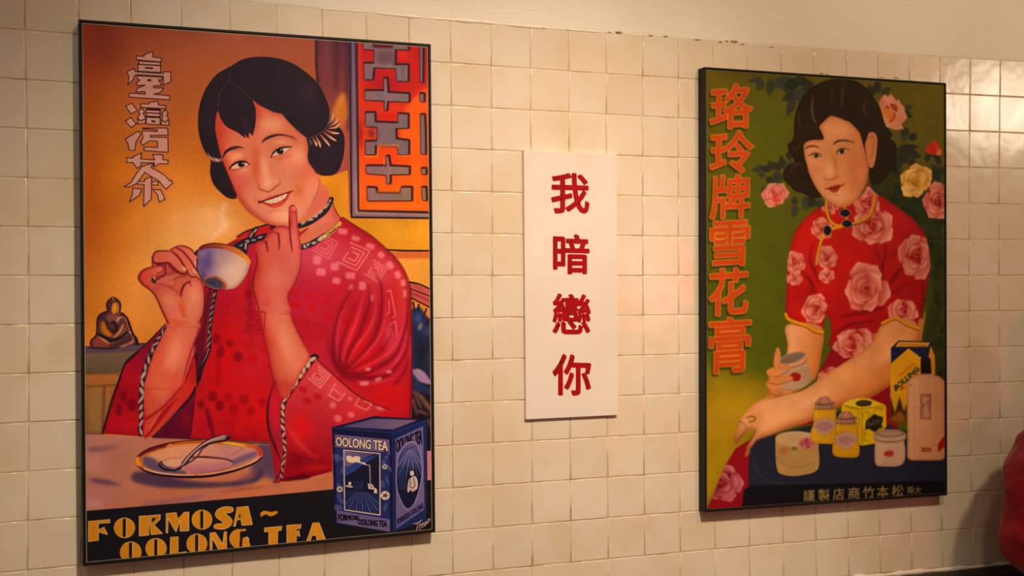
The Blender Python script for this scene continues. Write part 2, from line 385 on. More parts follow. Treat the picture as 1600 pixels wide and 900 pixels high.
    p.f((66, 44, 70), '240,520 330,512 470,550 640,560 770,545 830,490 800,560 600,585 380,585 250,560', 1, .92, 2.2)
    # ---- dress
    p.v(0, 0, 1)
    DR = '160,677 170,640 180,605 196,566 228,538 262,502 290,490 318,450 330,420 350,384 378,368 402,356 420,351 470,362 500,345 535,339 555,352 580,368 604,389 622,408 634,428 641,455 644,520 644,610 643,654 590,664 519,680 519,736 474,748 431,753 424,700 421,690 297,686 218,681'
    p.f((178, 16, 30), DR); MD = p.mask(DR)
    for c, x, y, rx, ry, a_ in (((196, 62, 84), 500, 400, 70, 40, .9), ((190, 50, 78), 440, 420, 50, 50, .6), ((200, 64, 74), 590, 420, 40, 40, .8), ((206, 66, 46), 630, 460, 14, 60, .6), ((176, 22, 56), 470, 470, 60, 40, .7),
            ((158, 12, 44), 345, 470, 26, 60, .8), ((196, 4, 10), 350, 560, 30, 90, .8), ((200, 8, 12), 400, 640, 60, 60, .8), ((206, 30, 44), 400, 560, 30, 60, .5), ((196, 34, 62), 520, 560, 50, 70, .5), ((206, 8, 10), 560, 560, 30, 50, .6),
            ((204, 40, 66), 620, 540, 22, 60, .7), ((212, 26, 26), 480, 680, 50, 50, .8), ((214, 50, 60), 520, 640, 50, 30, .7), ((206, 10, 14), 610, 620, 40, 30, .7), ((150, 4, 20), 200, 620, 40, 50, .8), ((196, 10, 24), 200, 660, 50, 20, .7), ((160, 6, 36), 235, 560, 20, 40, .7), ((120, 6, 30), 390, 470, 6, 60, .6)):
        p.g(c, x, y, rx, ry, a_, clip=MD)
    p.rim(MD, (120, 4, 22), 8, .6)
    # scarf ends behind the hand
    p.v(*L)
    p.f((176, 18, 26), '0,300 120,235 160,225 260,205 300,230 230,270 120,300 30,330', 0, 1, .3); p.f((196, 30, 34), '5,310 90,275 60,330 10,345', 0, .9, 1); p.f((190, 14, 22), '165,240 255,215 265,250 180,290 120,300', 0, .9, 1)
    p.f((30, 22, 34), '255,195 300,210 300,250 265,250'); p.l((20, 14, 24), (2, 2, 3), '0,300 60,262 160,225 255,200 300,210')
    p.l((30, 24, 40), (11, 12, 10, 9), '0,372 70,340 150,318 225,292', 1); p.l((30, 24, 40), (12, 9, 8, 7), '50,420 70,360 110,300 150,235', 1)
    for s_ in ('15,375 45,352 40,372', '85,345 60,330 90,322 100,340', '62,350 80,345 72,400 60,395', '95,300 120,262 128,272 108,305', '128,262 150,232 158,240 138,270', '115,320 150,318 145,330 110,330', '165,300 205,292 190,308 165,312'): p.f((186, 150, 136), s_, 0, .9)
    # ---- patterns on the dress
    p.v(*F)
    for x, y in ((5, 465), (215, 390)): pass
    def blk(col, x, y, w, h, ang=0, a_=.6, b_=.6):
        c, n = math.cos(math.radians(ang)), math.sin(math.radians(ang))
        p.f(col, [(x+dx*w*c-dy*h*n, y+dx*w*n+dy*h*c) for dx, dy in ((-.5, -.35), (-.35, -.5), (.35, -.5), (.5, -.35), (.5, .35), (.35, .5), (-.35, .5), (-.5, .35))], 0, a_, b_, MD)
    for x, y, w, h, r in ((450, 178, 44, 26, 10), (510, 210, 38, 22, 15), (575, 245, 40, 24, 20), (625, 285, 30, 26, 40), (665, 332, 30, 36, -30), (700, 375, 26, 34, -25), (725, 412, 22, 30, -10), (335, 308, 36, 40, 0), (415, 338, 38, 34, 0), (352, 362, 42, 32, 5), (485, 378, 44, 30, 0), (422, 402, 36, 28, 10), (540, 425, 32, 38, 0), (490, 432, 20, 26, 30), (583, 480, 14, 30, 0), (732, 460, 14, 34, 0)):
        blk((222, 108, 118), x, y, w, h, r, .8, .8)
    for x, y, w, h, r in ((226, 455, 50, 40, 15), (296, 470, 44, 34, 10), (376, 495, 34, 34, 0), (314, 522, 38, 38, 0), (240, 510, 50, 36, 0), (390, 565, 46, 32, 10), (508, 600, 32, 36, 0), (560, 565, 30, 40, 20), (545, 640, 40, 46, 10), (590, 770, 38, 40, 0), (622, 715, 36, 32, 20), (20, 460, 40, 44, 0), (20, 690, 40, 34, 0), (90, 715, 30, 28, 0), (40, 760, 50, 46, 10), (110, 795, 30, 30, 0), (465, 580, 30, 44, 0), (270, 880, 44, 36, 0)):
        blk((188, 6, 12), x, y, w, h, r, .6, .7)
    def key(col, x, y, w, ang, n=3, lw=2.6, a_=.6, cl=None, sk=0.):
        c, s2 = math.cos(math.radians(ang)), math.sin(math.radians(ang))
        for i in range(n):
            h = w*(1-i/n)/2
            pts = [(-h, -h), (h, -h), (h, h), (-h, h), (-h, -h*(.2 if i % 2 else -1))]
            p.l(col, lw, [(x+dx*c-dy*s2+sk*dy, y+dx*s2+dy*c) for dx, dy in pts], 0, a_, .5, cl if cl is not None else MD)
    K1 = (222, 104, 106)
    key(K1, 370, 245, 84, 28); key(K1, 500, 292, 96, 24, 3, 2.6, .85, None, -.2); key(K1, 600, 358, 72, 32, 3, 2.4, .8)
    p.l(K1, 2.2, '650,450 668,445 690,560 676,570', 0, .8, .5, MD); p.l(K1, 2, '660,490 662,545 650,555', 0, .8, .5, MD); p.l(K1, 2.2, '668,600 690,585 698,655', 0, .8, .5, MD); p.l(K1, 1.6, '672,620 676,650', 0, .7, .5, MD); p.g((218, 100, 104), 660, 650, 22, 60, .4, clip=MD)
    K2 = (150, 6, 22)
    key(K2, 45, 590, 76, 0, 3, 2, .55); key(K2, 260, 620, 80, -8, 3, 2, .55); key(K2, 335, 630, 70, 0, 3, 2, .4)
    for x in (75, 200): pass
    # puff sleeve folds
    FD = (120, 4, 24)
    p.v(*W)
    for w_, s_, a_ in (((1, 3, 5, 6), '545,265 500,340 455,430 425,540 410,650 420,760 470,812', .8), ((1, 4, 5), '560,370 530,450 490,560 460,650 450,740 480,800', .7), ((1, 4, 5, 4), '640,270 642,380 612,480 570,590 510,700 490,800', .8), ((1, 4, 5, 4), '680,190 715,270 722,400 702,520 662,620 590,710 505,800', .75),
            ((1, 4, 5, 5), '890,350 885,480 850,620 800,720 700,790 600,835 480,828', .8), ((1, 4, 6, 4), '905,540 880,680 820,780 740,850 620,862 480,845', .8), ((1, 3, 3), '370,560 380,650 430,760 470,815', .5), ((1, 3, 4), '780,420 790,540 750,640 660,730 540,800', .5), ((2, 5, 3), '900,720 860,830 800,900', .6), ((2, 4, 2), '420,790 480,850 560,880', .7)):
        p.l(FD, w_, s_, 1, a_, 1.1, MD); p.l(FD, [q*2.6 for q in w_], s_, 1, a_*.4, 3.5, MD)
    for w_, s_, a_ in (((1, 5, 2), '605,300 590,400 550,520 500,640 468,750', .65), ((1, 5, 2), '672,310 682,420 642,545 560,660 500,765', .6), ((1, 5, 2), '745,340 740,480 705,600 625,700 530,785', .55), ((1, 5, 2), '865,420 848,560 795,665 700,745 560,808', .6), ((1, 4, 2), '500,380 455,480 435,600 440,720', .5), ((2, 5, 2), '880,560 850,690 780,790 660,835', .5), ((2, 6, 2), '560,880 680,890 800,860', .5), ((1, 4, 1), '900,580 905,700 895,800', .5)):
        p.l((226, 66, 88), w_, s_, 1, a_, 1.6, MD)
    p.v(*F)
    for x, y, w, h, r in ((565, 803, 24, 16, 0), (660, 815, 26, 14, -10), (612, 848, 30, 16, -20), (548, 868, 40, 20, -5)): blk((224, 130, 124), x, y, w, h, r, .75, .8)
    # ---- collar bands and neck
    p.v(*L)
    p.f((206, 94, 74), '490,215 560,140 590,40 600,-60 660,-120 700,-90 735,0 740,60 600,170')
    nk = '560,230 490,220 500,205 560,150 610,60 640,0 735,0 745,50 770,100 800,152 790,190 720,262 650,310 570,355 505,375 492,300'
    p.f([(520, 300, (204, 104, 72)), (760, 120, (206, 92, 76))], nk, 1); MN = p.mask(nk, 1)
    p.g((214, 112, 88), 660, 180, 90, 30, .7, -30, MN); p.g((196, 60, 50), 770, 110, 30, 60, .8, 0, MN); p.g((200, 80, 50), 520, 270, 30, 60, .6, 0, MN)
    def trim(s_, w_, n_, seed, col=(178, 142, 130), dark=(28, 18, 28), lit=.62):
        p.l(dark, w_, s_)
        q_ = smooth(P_(s_), False, 12); L_ = np.concatenate([[0], np.cumsum(np.hypot(*np.diff(q_, axis=0).T))]); r_ = random.Random(seed)
        for k in range(n_):
            t_ = (k+.5)/n_*L_[-1]; ww = np.interp((k+.5)/n_, np.linspace(0, 1, len(w_)), w_)
            x_, y_ = np.interp(t_, L_, q_[:, 0]), np.interp(t_, L_, q_[:, 1]); x2, y2 = np.interp(min(t_+2, L_[-1]), L_, q_[:, 0]), np.interp(min(t_+2, L_[-1]), L_, q_[:, 1])
            an = math.degrees(math.atan2(y2-y_, x2-x_))+r_.choice([-28, 22, -20, 30])
            p.e(col, x_+r_.uniform(-1, 1), y_, L_[-1]/n_*r_.uniform(.42, .66), ww*p.sc*.5*lit*r_.uniform(.7, 1.05), an, .95, .25)
    def band(s_, w_, tris, gold=0):
        p.l((28, 22, 36), w_, s_, 1)
    band('486,215 560,190 640,140 700,85 738,5', 8.2, 0)
    for s_ in ('500,190 525,178 545,182 520,200 505,210', '545,180 580,150 605,165 575,175', '585,145 640,108 625,150', '635,110 668,82 672,100 645,125', '676,75 715,30 722,45 690,85', '715,20 735,0 740,15 722,35'): p.f((186, 150, 138), s_, 0, .95, .2)
    p.l((28, 22, 36), 9.5, '508,380 570,360 640,322 690,290'); p.l([(640, 300, (190, 134, 100)), (720, 240, (206, 140, 60))], 8, '655,318 720,272 800,195'); p.l((70, 34, 30), 1.2, '520,398 600,365 690,312 760,250 800,215'); p.l((80, 40, 30), 1, '690,270 760,215 800,165', a=.8)
    for s_ in ('515,365 530,355 545,385 525,390', '540,355 575,345 555,378', '575,350 600,335 630,340 600,360', '620,325 655,300 660,325 640,335', '665,300 690,285 715,290 690,310'): p.f((196, 164, 148), s_, 0, .95, .2)
    p.l((60, 26, 30), 1.4, '700,288 725,262 735,270 765,232', 0, a=.7)
    p.l(OUT, 1.5, '738,10 765,80 800,145', a=.8)
    p.v(0, 0, 1)
    p.l(OUT, (1.2, 1.6, 2, 2), '535,339 555,352 580,368 604,389 622,408 634,428 641,455 643,520 642,610 640,650', a=.7, b=.3)
    # ---- hair, behind the face
    HR = (30, 16, 28)
    p.v(*B)
    p.f(HR, '218,112 160,145 110,205 78,275 63,350 64,430 80,500 105,552 125,580 122,640 140,700 180,745 215,770 250,772 258,750 300,500 420,300 600,470 612,580 650,640 700,658 760,640 790,570 798,490 790,440 765,410 725,385 722,330 700,260 660,190 600,135 530,90 450,66 370,60 290,72', 1)
    MH = p.mask('218,112 160,145 110,205 78,275 63,350 64,430 80,500 105,552 125,580 122,640 140,700 180,745 215,770 250,772 258,750 300,500 420,300 600,470 612,580 650,640 700,658 760,640 790,570 798,490 790,440 765,410 725,385 722,330 700,260 660,190 600,135 530,90 450,66 370,60 290,72', 1)
    p.g((50, 24, 36), 600, 240, 60, 70, .7, 40, MH); p.g((44, 22, 34), 700, 560, 30, 70, .6, 0, MH); p.g((44, 20, 32), 120, 330, 24, 90, .5, 0, MH)
    # ---- face
    FC = '150,430 152,370 165,335 200,400 260,430 310,440 345,400 352,330 335,280 370,303 440,337 480,345 505,375 545,415 592,452 608,480 607,540 618,590 655,645 680,690 672,740 650,800 615,855 560,900 500,912 440,906 400,893 350,862 305,825 268,775 245,720 215,650 185,575 165,500'
    p.f([(200, 400, (198, 92, 66)), (480, 860, (214, 124, 92))], FC, 1); MF = p.mask(FC, 1)
    p.g((186, 52, 40), 170, 430, 50, 80, .85, 0, MF); p.g((210, 112, 84), 420, 400, 90, 60, .8, 0, MF); p.g((198, 92, 52), 480, 420, 90, 40, .5, 20, MF)
    p.g((216, 128, 100), 270, 560, 60, 30, .5, 0, MF); p.g((198, 78, 68), 280, 690, 55, 60, .8, 0, MF); p.g((204, 84, 62), 600, 640, 60, 60, .75, 0, MF); p.g((216, 116, 84), 560, 570, 60, 40, .6, 0, MF)
    p.g((212, 112, 96), 390, 830, 50, 36, .7, 0, MF); p.g((220, 136, 104), 500, 860, 60, 40, .9, 0, MF); p.g((200, 86, 44), 570, 730, 34, 46, .8, 0, MF); p.g((212, 118, 94), 620, 790, 40, 50, .6, 0, MF)
    p.g((190, 70, 40), 350, 620, 24, 90, .7, 0, MF); p.g((222, 138, 106), 400, 620, 22, 80, .9, -10, MF); p.g((224, 142, 112), 415, 690, 30, 26, .8, 0, MF)
    p.l((150, 40, 34), (1, 2.4, 2, 1.5), '160,490 180,565 215,650 245,722 270,777 308,828 352,865 402,895 445,908', a=.75, b=.8)
    p.rim(MF, (180, 50, 36), 6, .4); p.rim(MF, (180, 50, 30), 5, .6, 6, 0)
    p.v(*B); p.g((228, 150, 116), 430, 400, 70, 40, .6, 0, MF); p.g((226, 144, 112), 560, 560, 50, 50, .6, 0, MF); p.g((228, 148, 116), 290, 620, 30, 24, .5, 0, MF); p.g((230, 150, 118), 500, 860, 60, 36, .7, 0, MF); p.g((212, 84, 76), 255, 690, 36, 40, .5, 0, MF)
    p.v(*Cc)
    p.g((196, 84, 44), 300, 300, 40, 60, .6, 0, MF); p.g((222, 134, 100), 150, 320, 60, 30, .8, -10, MF); p.g((222, 132, 96), 500, 210, 70, 26, .8, 0, MF); p.g((196, 74, 44), 590, 190, 50, 24, .5, 20, MF)
    p.g((192, 66, 44), 120, 435, 60, 20, .5, -10, MF); p.g((192, 70, 46), 510, 330, 70, 20, .5, -20, MF); p.g((190, 60, 40), 215, 340, 26, 40, .4, 0, MF)
    p.l((46, 18, 34), (1, 4, 5, 4, 2, .5), '42,332 60,290 95,265 135,252 175,248 210,262'); p.l((70, 24, 44), (6, 3), '120,262 180,258', b=2, a=.5)
    p.l((46, 18, 28), (.8, 3.5, 4, 2.6, 1.4, .4), '346,214 375,185 425,163 480,153 545,160 605,182', b=.2); p.l((120, 40, 30), (2, 3, 1), '520,158 580,170 620,190', b=1, a=.6)
    # eyes
    p.f((206, 150, 128), '100,414 140,385 180,368 215,370 248,384 215,398 170,410 130,419', 1); p.e((22, 10, 18), 184, 384, 27, 21, 0); p.e((230, 200, 180), 196, 377, 5, 4)
    p.l((24, 10, 18), (1, 3, 2.6, 2.4, 1), '90,418 115,390 150,368 190,359 225,367 252,387'); p.l((120, 40, 40), (1.2, .8), '92,420 140,424 190,412 248,390', a=.8, b=.3); p.l((150, 60, 46), 1.4, '110,385 145,352 190,342 235,358', a=.45, b=.7); p.l((24, 10, 18), (2.4, 1), '105,402 92,420', 0)
    p.f((210, 156, 134), '424,322 450,285 490,258 545,252 562,256 530,288 490,306 450,318', 1); p.e((22, 10, 18), 487, 280, 27, 25, 0); p.e((232, 206, 186), 497, 270, 5, 4.5)
    p.l((24, 10, 18), (1, 2.6, 2.8, 2.4, 1), '414,332 432,298 468,266 510,251 550,249 582,247'); p.l((120, 40, 40), (1, .8), '418,330 470,316 520,298 565,262', a=.8, b=.3); p.l((160, 70, 46), 1.4, '420,285 460,245 510,233 560,234', a=.45, b=.7)
    # nose
    p.l((150, 44, 36), (.8, 1.8, 2, 2, 1.8, 1.2, .6), '316,562 332,582 362,589 395,597 425,583 445,560 478,545 486,515', a=.85, b=.4)
    p.l((180, 70, 50), (3, 4, 2), '318,520 318,550 335,575', b=1.6, a=.6); p.l((176, 60, 46), (2, 2.5), '425,585 460,552', b=1.2, a=.5); p.l((180, 80, 56), (1, 1.4), '480,490 486,520', b=.6, a=.6)
    p.g((226, 144, 112), 385, 540, 30, 30, .7, 0, MF); p.g((222, 136, 104), 455, 510, 20, 20, .6, 0, MF); p.l((228, 150, 118), (3, 5, 4), '348,340 365,420 385,500', b=2.4, a=.5)
    p.l((176, 64, 50), (2, 3, 2), '395,610 405,635', b=1.5, a=.5)
    # mouth
    p.f((176, 36, 34), '312,668 350,664 385,648 430,632 470,620 500,612 540,600 588,590 562,618 548,648 515,688 475,714 430,720 390,706 350,688 325,690', 1, 1, .2)
    p.f((216, 174, 146), '366,672 400,662 450,645 500,627 538,612 532,640 500,664 460,682 420,690 385,684', 1); 
    for a_, b_ in (((400, 664), (403, 688)), ((432, 653), (438, 686)), ((466, 642), (472, 676)), ((500, 630), (503, 660))): p.l((150, 90, 80), .7, [a_, b_], 0, a=.7)
    p.l((40, 10, 18), (1.6, 1.4, 1, 1.2, .8), '318,680 360,670 450,640 540,607 588,590'); p.l((60, 12, 18), (1.6, 1), '320,672 328,690', 0); p.l((220, 84, 60), (2, 4, 2), '420,708 460,704 510,672', b=1.2, a=.8)
    p.l((190, 70, 50), (1, 3, 1), '300,640 290,665 305,690', b=1.4, a=.5); p.l((196, 90, 60), (2, 3, 1), '585,585 605,610 600,650', b=1.8, a=.5); p.g((196, 84, 70), 440, 745, 50, 10, .5, -15, MF)
    p.l((170, 60, 46), (1, 1.6, 1.6, 1), '800,480 786,570 755,660 700,760', b=.7, a=.8); p.l((130, 40, 40), (1.2, 1.6), '700,368 740,400 800,468', a=.6, b=.5)
    # forelock and hair line over the face
    p.v(*B)
    p.f(HR, '222,185 185,220 165,280 165,330 178,375 205,410 245,432 272,446 300,468 295,448 312,466 320,440 335,452 348,410 352,370 350,320 334,276 300,240 260,210', 1)
    p.f(HR, '250,432 300,469 275,430'); p.f(HR, '285,430 316,470 318,425'); p.f(HR, '318,430 338,456 345,415')
    p.f(HR, '330,272 372,304 440,338 482,346 512,382 560,430 600,462 625,440 560,300 400,220', 0); p.g((70, 30, 44), 300, 400, 16, 40, .5, -20)
    p.l((96, 56, 60), (.7, .8, .5), '218,182 175,235 162,300 165,350', a=.8); p.l((96, 60, 64), (.7, .8, .4), '222,184 270,215 320,262 372,302', a=.7); p.l((90, 50, 56), .7, '232,112 222,140 218,180', a=.6)
    p.l((66, 34, 48), (1, 5, 1), '560,150 630,230 655,310', b=3, a=.5); p.l((120, 60, 60), .7, '555,420 610,470 612,560 622,590', a=.4)
    for i, (x, y, x2, y2) in enumerate(((718, 395, 742, 345), (722, 408, 768, 365), (718, 420, 776, 396), (706, 430, 770, 444), (694, 440, 756, 482), (676, 452, 724, 508), (655, 462, 676, 515), (640, 470, 656, 508))):
        mx, my = (x+x2)/2+6, (y+y2)/2+6
        p.l((34, 14, 26), (4.4, 5, 1.2), [(x, y+3), (mx, my+3), (x2, y2)], 1); p.l([(x, y, (150, 62, 44)), (x2, y2, (232, 178, 136))], (2, 3.8, .8), [(x, y), (mx, my), (x2, y2)], 1)
    p.l((110, 80, 84), (1.5, 1), '722,370 700,425 650,455 620,470', a=.7); p.e((80, 70, 96), 628, 490, 8, 14, -20, .9, .5)
    p.f((196, 132, 100), '108,540 130,562 170,575 165,588 135,582 115,560', 1, .95, .3); p.l((50, 26, 40), 1.2, '115,550 150,582', a=.7); p.e((110, 100, 130), 176, 578, 7, 9, 0, .8)
    # ---- right sleeve cuff and lifted forearm
    p.v(*H)
    cu = '290,0 160,190 90,120 55,200 52,300 70,400 120,500 85,598 230,585 370,545 372,330 540,283 750,285 640,240 500,190 400,110'
    sl = '295,0 165,190 128,240 132,400 148,440 120,580 230,585 370,545 368,330 560,280 640,250 500,190 400,110'
    p.f([(300, 60, (208, 52, 62)), (240, 560, (150, 4, 20))], sl, 0); MS = p.mask(sl)
    p.g((214, 60, 70), 400, 150, 110, 50, .8, 0, MS); p.g((212, 12, 16), 220, 330, 60, 80, .8, 0, MS); p.g((120, 2, 22), 190, 500, 60, 40, .8, 0, MS); p.g((196, 16, 14), 300, 530, 60, 16, .7, 0, MS); p.g((208, 34, 40), 460, 240, 90, 30, .6, 0, MS)
    p.l((226, 60, 56), (2, 6, 2), '150,320 200,400 300,490', b=2.4, a=.6, clip=MS); p.l((110, 2, 20), (2, 6, 3), '160,440 200,480 330,500', b=2.4, a=.7, clip=MS); p.l((120, 2, 20), (2, 6, 3), '180,580 260,560 360,540', b=2, a=.7, clip=MS); p.l(OUT, (1.5, 1.8, 1.2), '290,0 400,100 480,170 560,215 640,245', a=.8)
    key((226, 124, 116), 305, 88, 76, 38, 3, 2.4, .8, MS); p.l((226, 124, 116), 2.4, '385,120 352,178 400,205 430,170', 0, .8, .5, MS); p.l((226, 124, 116), 2.2, '380,150 410,175', 0, .7, .5, MS); p.l((226, 124, 116), 2.4, '500,190 480,225 535,250 560,220 525,205', 0, .7, .6, MS)
    for x, y, w, h, r in ((372, 225, 34, 32, 20), (396, 290, 40, 34, 30), (460, 272, 34, 28, 20), (600, 240, 40, 20, 10), (454, 195, 24, 18, 10)): 
        p.e((226, 110, 116), x, y, w/2, h/2, r, .7, .9, MS)
    for x, y in ((228, 150), (248, 205), (300, 185), (278, 440)): p.e((170, 4, 12), x, y, 22, 16, 20, .6, 1, MS)
    # under-sleeve drape
    dr = '92,115 60,190 52,280 62,360 90,430 120,510 110,570 85,600 130,585 148,440 128,380 125,250 150,200'
    p.f([(60, 200, (170, 16, 36)), (120, 560, (150, 30, 50))], dr, 1); p.g((200, 20, 26), 95, 260, 16, 90, .7); p.l(OUT, (1.5, 2, 1.5, 1.5), '92,115 62,190 52,280 65,370 95,440 120,510 108,570 85,600', a=.9)
    trim('284,-10 214,82 146,188 129,252 131,350 139,440 120,588', (9.5, 9, 8, 6.5, 5, 4.5, 2.5), 19, 4, (208, 152, 122), (26, 16, 28), .78)
    p.f((54, 4, 24), '118,585 150,575 230,560 260,580 150,595', 1, .6, 1.2)
    # lifted forearm
    p.v(*F)
    am = '50,400 62,520 92,640 110,740 130,830 155,900 170,930 195,935 225,890 265,810 305,745 270,680 235,610 212,540 200,490 205,455 240,390 258,300 262,270 240,230'
    p.f([(80, 600, (196, 62, 50)), (240, 600, (210, 104, 74))], am, 1); MA = p.mask(am, 1)
    p.g((218, 108, 80), 170, 560, 40, 120, .8, -8, MA); p.g((204, 66, 46), 110, 560, 18, 160, .8, -8, MA); p.g((216, 116, 88), 210, 720, 40, 80, .8, -15, MA); p.g((200, 70, 62), 150, 450, 60, 40, .6, 0, MA); p.g((196, 50, 44), 190, 880, 60, 40, .8, 0, MA)
    p.rim(MA, (176, 24, 30), 5, .55); p.rim(MA, (180, 30, 24), 4, .5, 4, 0)
    p.l((110, 14, 26), (1.5, 2, 2), '62,490 90,640 112,740 132,835 160,915', a=.7, b=.6); p.l((120, 10, 24), (1.5, 2.2, 1.5), '205,455 202,500 220,570 255,650 305,742', a=.6, b=.6)
    p.l((30, 16, 26), (2, 3), '300,745 335,742 340,752', a=.9)
    # hand with raised finger
    p.v(*L)
    hd = '150,440 160,520 135,600 130,700 150,790 175,900 410,900 395,800 400,740 440,680 480,590 500,500 502,420 495,350 480,260 468,150 462,90 445,55 425,52 410,75 408,140 412,230 380,220 340,215 295,225 270,250 235,280 215,320 190,330 160,340 148,360 145,400'
    p.f([(160, 600, (200, 70, 58)), (420, 600, (206, 90, 80))], hd, 1); MHd = p.mask(hd, 1)
    p.g((214, 104, 88), 300, 600, 80, 100, .7, 0, MHd); p.g((206, 86, 52), 230, 490, 40, 50, .6, 0, MHd); p.g((190, 44, 42), 160, 560, 24, 120, .7, 0, MHd); p.g((190, 60, 70), 300, 680, 60, 60, .5, 0, MHd); p.g((180, 50, 60), 230, 820, 30, 30, .6, 0, MHd)
    p.g((216, 96, 96), 445, 300, 16, 120, .8, -3, MHd); p.g((186, 50, 66), 425, 190, 12, 60, .7, 0, MHd); p.g((214, 100, 80), 365, 320, 22, 80, .7, 0, MHd); p.g((206, 80, 60), 270, 350, 26, 60, .7, 0, MHd); p.g((204, 78, 60), 180, 390, 20, 50, .7, 0, MHd)
    p.rim(MHd, (172, 24, 34), 4, .55); p.rim(MHd, (184, 40, 30), 4, .4, 4, 0)
    for s_, w_ in (('410,150 412,240 420,330 432,415', (1.6, 2, 2, 1)), ('322,270 330,330 330,400', (1.6, 2.2, 1)), ('228,330 235,380 242,420', (1.6, 2.2, 1))): p.l((100, 8, 22), [q*1.2 for q in w_], s_, a=.9, b=.5)
    p.l((110, 12, 24), (1.2, 1.6, 1.6, 1.2), '145,350 165,332 210,335 228,350', a=.8, b=.4); p.l((110, 12, 24), (1.2, 1.6, 1.4), '228,300 265,265 300,265 322,285', a=.8, b=.4); p.l((110, 12, 24), (1.2, 1.6, 1.4), '275,245 310,222 370,218 410,235', a=.8, b=.4)
    p.l((120, 14, 26), (1, 1.6, 1.6, 1), '412,235 407,150 410,80 428,53 450,60 464,95 470,170 485,280 497,400', a=.8, b=.4)
    p.f((214, 84, 76), '426,90 428,70 442,62 458,72 462,100 445,108 430,105', 1, .95); p.l((130, 20, 30), 1.2, '428,100 445,108 462,100', a=.8); p.l((230, 130, 110), 1.2, '432,72 445,68 455,78', a=.6)
    p.l((80, 8, 24), (1.5, 2, 2), '150,430 155,520 132,610 128,700 150,790 178,900', a=.8, b=.4); p.l((120, 14, 26), (1, 1.6, 1.2), '502,420 498,520 470,620 405,740', a=.7, b=.6)
    p.v(*F); MU = np.maximum(MA, MHd); p.g((228, 132, 104), 175, 620, 30, 130, .7, -10, MU); p.g((224, 120, 98), 150, 400, 50, 60, .5, 0, MU); p.g((208, 88, 72), 135, 560, 60, 60, .9, 0, MU); p.g((214, 108, 86), 150, 590, 34, 60, .8, 0, MU)
    # ---- left sleeve and forearm with the cup
    p.v(*U)
    p.f([(700, 300, (196, 36, 30)), (500, 780, (196, 64, 46))], '640,430 780,290 835,150 840,0 880,120 880,320 700,540 470,790 390,790 400,640', 0, 1, .3)
    p.f((160, 4, 18), '560,560 700,430 640,520 430,790 395,790 470,690', 1, .8, 1.2); p.l((226, 140, 110), (.6, 1.2, .6), '545,560 490,640 430,745', a=.8, b=.3); p.l((110, 4, 16), (1, 3, 2), '410,640 560,510 700,350 800,210', b=.5, a=.9)
    p.f([(850, 400, (110, 8, 40)), (650, 760, (90, 4, 36))], '870,330 830,430 760,480 640,620 470,795 820,805 850,600', 0, 1, .6); p.g((140, 6, 26), 780, 620, 50, 80, .6)
    p.l((26, 16, 26), (2, 3.4, 3), '470,795 640,640 740,520 820,430 872,330'); p.l((86, 60, 50), (1, 1.6, .6), '500,775 660,620 750,520', a=.7, b=.4)
    p.f((150, 4, 30), '840,0 880,120 880,250 830,300 820,200', 1, .4, 2)
    p.f((36, 16, 32), '840,-20 870,60 882,130 880,300 895,330 915,230 960,120 1010,0 975,0 930,90 905,180 893,100 880,-20', 0, 1, .3); p.l((150, 110, 116), (1, 1.6, .5), '985,0 950,70 915,160', a=.9, b=.3); p.l((30, 10, 24), 1.6, '874,330 850,560 825,780', a=.6, b=.5)
    for x, y, rx, ry in ((195, 415, 34, 52), (282, 493, 46, 60), (155, 540, 32, 54), (1035, 415, 42, 46), (922, 490, 34, 40), (1100, 500, 38, 50)):
        p.e((110, 2, 22), x, y, rx, ry, 0, .75, 1)
    p.l((120, 2, 20), (1, 2, 1), '165,310 230,270 320,235', b=.6, a=.8); p.l((130, 2, 20), 3, '60,760 200,640 330,600', b=2.4, a=.4); p.l((110, 2, 30), (4, 6, 4), '970,530 1010,650 1040,790', b=2, a=.7); p.l((110, 2, 30), (3, 5, 3), '1075,0 1085,200 1075,330', b=2, a=.5)
    p.l((28, 6, 20), (2, 2.5, 3, 3), '335,0 240,90 190,180 150,290 90,450 0,760', a=.85, b=.4)
    # forearm
    p.v(*G)
    fa = '375,-20 330,40 300,110 285,170 290,220 305,268 380,215 450,140 490,60 510,0 525,-60 400,-60'
    p.f([(310, 100, (206, 70, 48)), (460, 60, (208, 92, 72))], fa, 1)
    MFa = p.mask(fa, 1); p.g((216, 108, 74), 370, 120, 50, 70, .8, 0, MFa); p.g((214, 56, 40), 320, 80, 20, 80, .6, 10, MFa); p.g((190, 30, 60), 440, 140, 24, 50, .7, 30, MFa); p.rim(MFa, (184, 20, 30), 4, .55); p.l((110, 6, 24), (1.4, 2, 1.4), '305,268 380,215 450,140 490,60 512,-10', a=.75, b=.4)
    p.v(*E)
    f2 = '440,585 400,680 365,760 340,850 320,920 500,920 540,800 570,700 595,640 605,585 560,560 480,560'
    p.f([(400, 760, (210, 84, 58)), (560, 760, (208, 96, 76))], f2, 1); M2 = p.mask(f2, 1); p.g((220, 112, 82), 470, 760, 50, 120, .8, 15, M2); p.g((212, 70, 50), 385, 800, 18, 90, .6, 15, M2)
    p.rim(M2, (184, 30, 34), 4, .55)
    p.l((120, 8, 26), (1.4, 2, 1.6), '605,585 590,650 560,730 530,830 505,920', a=.75, b=.5)
    MU = np.maximum(M2, MFa); p.g((230, 132, 100), 460, 780, 34, 130, .7, 14, MU); p.g((210, 84, 60), 420, 860, 60, 60, .95, 0, MU); p.g((206, 70, 50), 480, 880, 40, 60, .8, 20, MU)
    # cuff band of the left sleeve
    p.f([(300, 700, (120, 8, 40)), (250, 850, (168, 8, 30))], '440,590 400,650 350,680 290,760 230,800 190,905 300,905 330,800 400,690')
    p.l((30, 12, 26), (2, 2.5, 3), '440,588 330,700 255,765 225,800 190,900', a=.9)
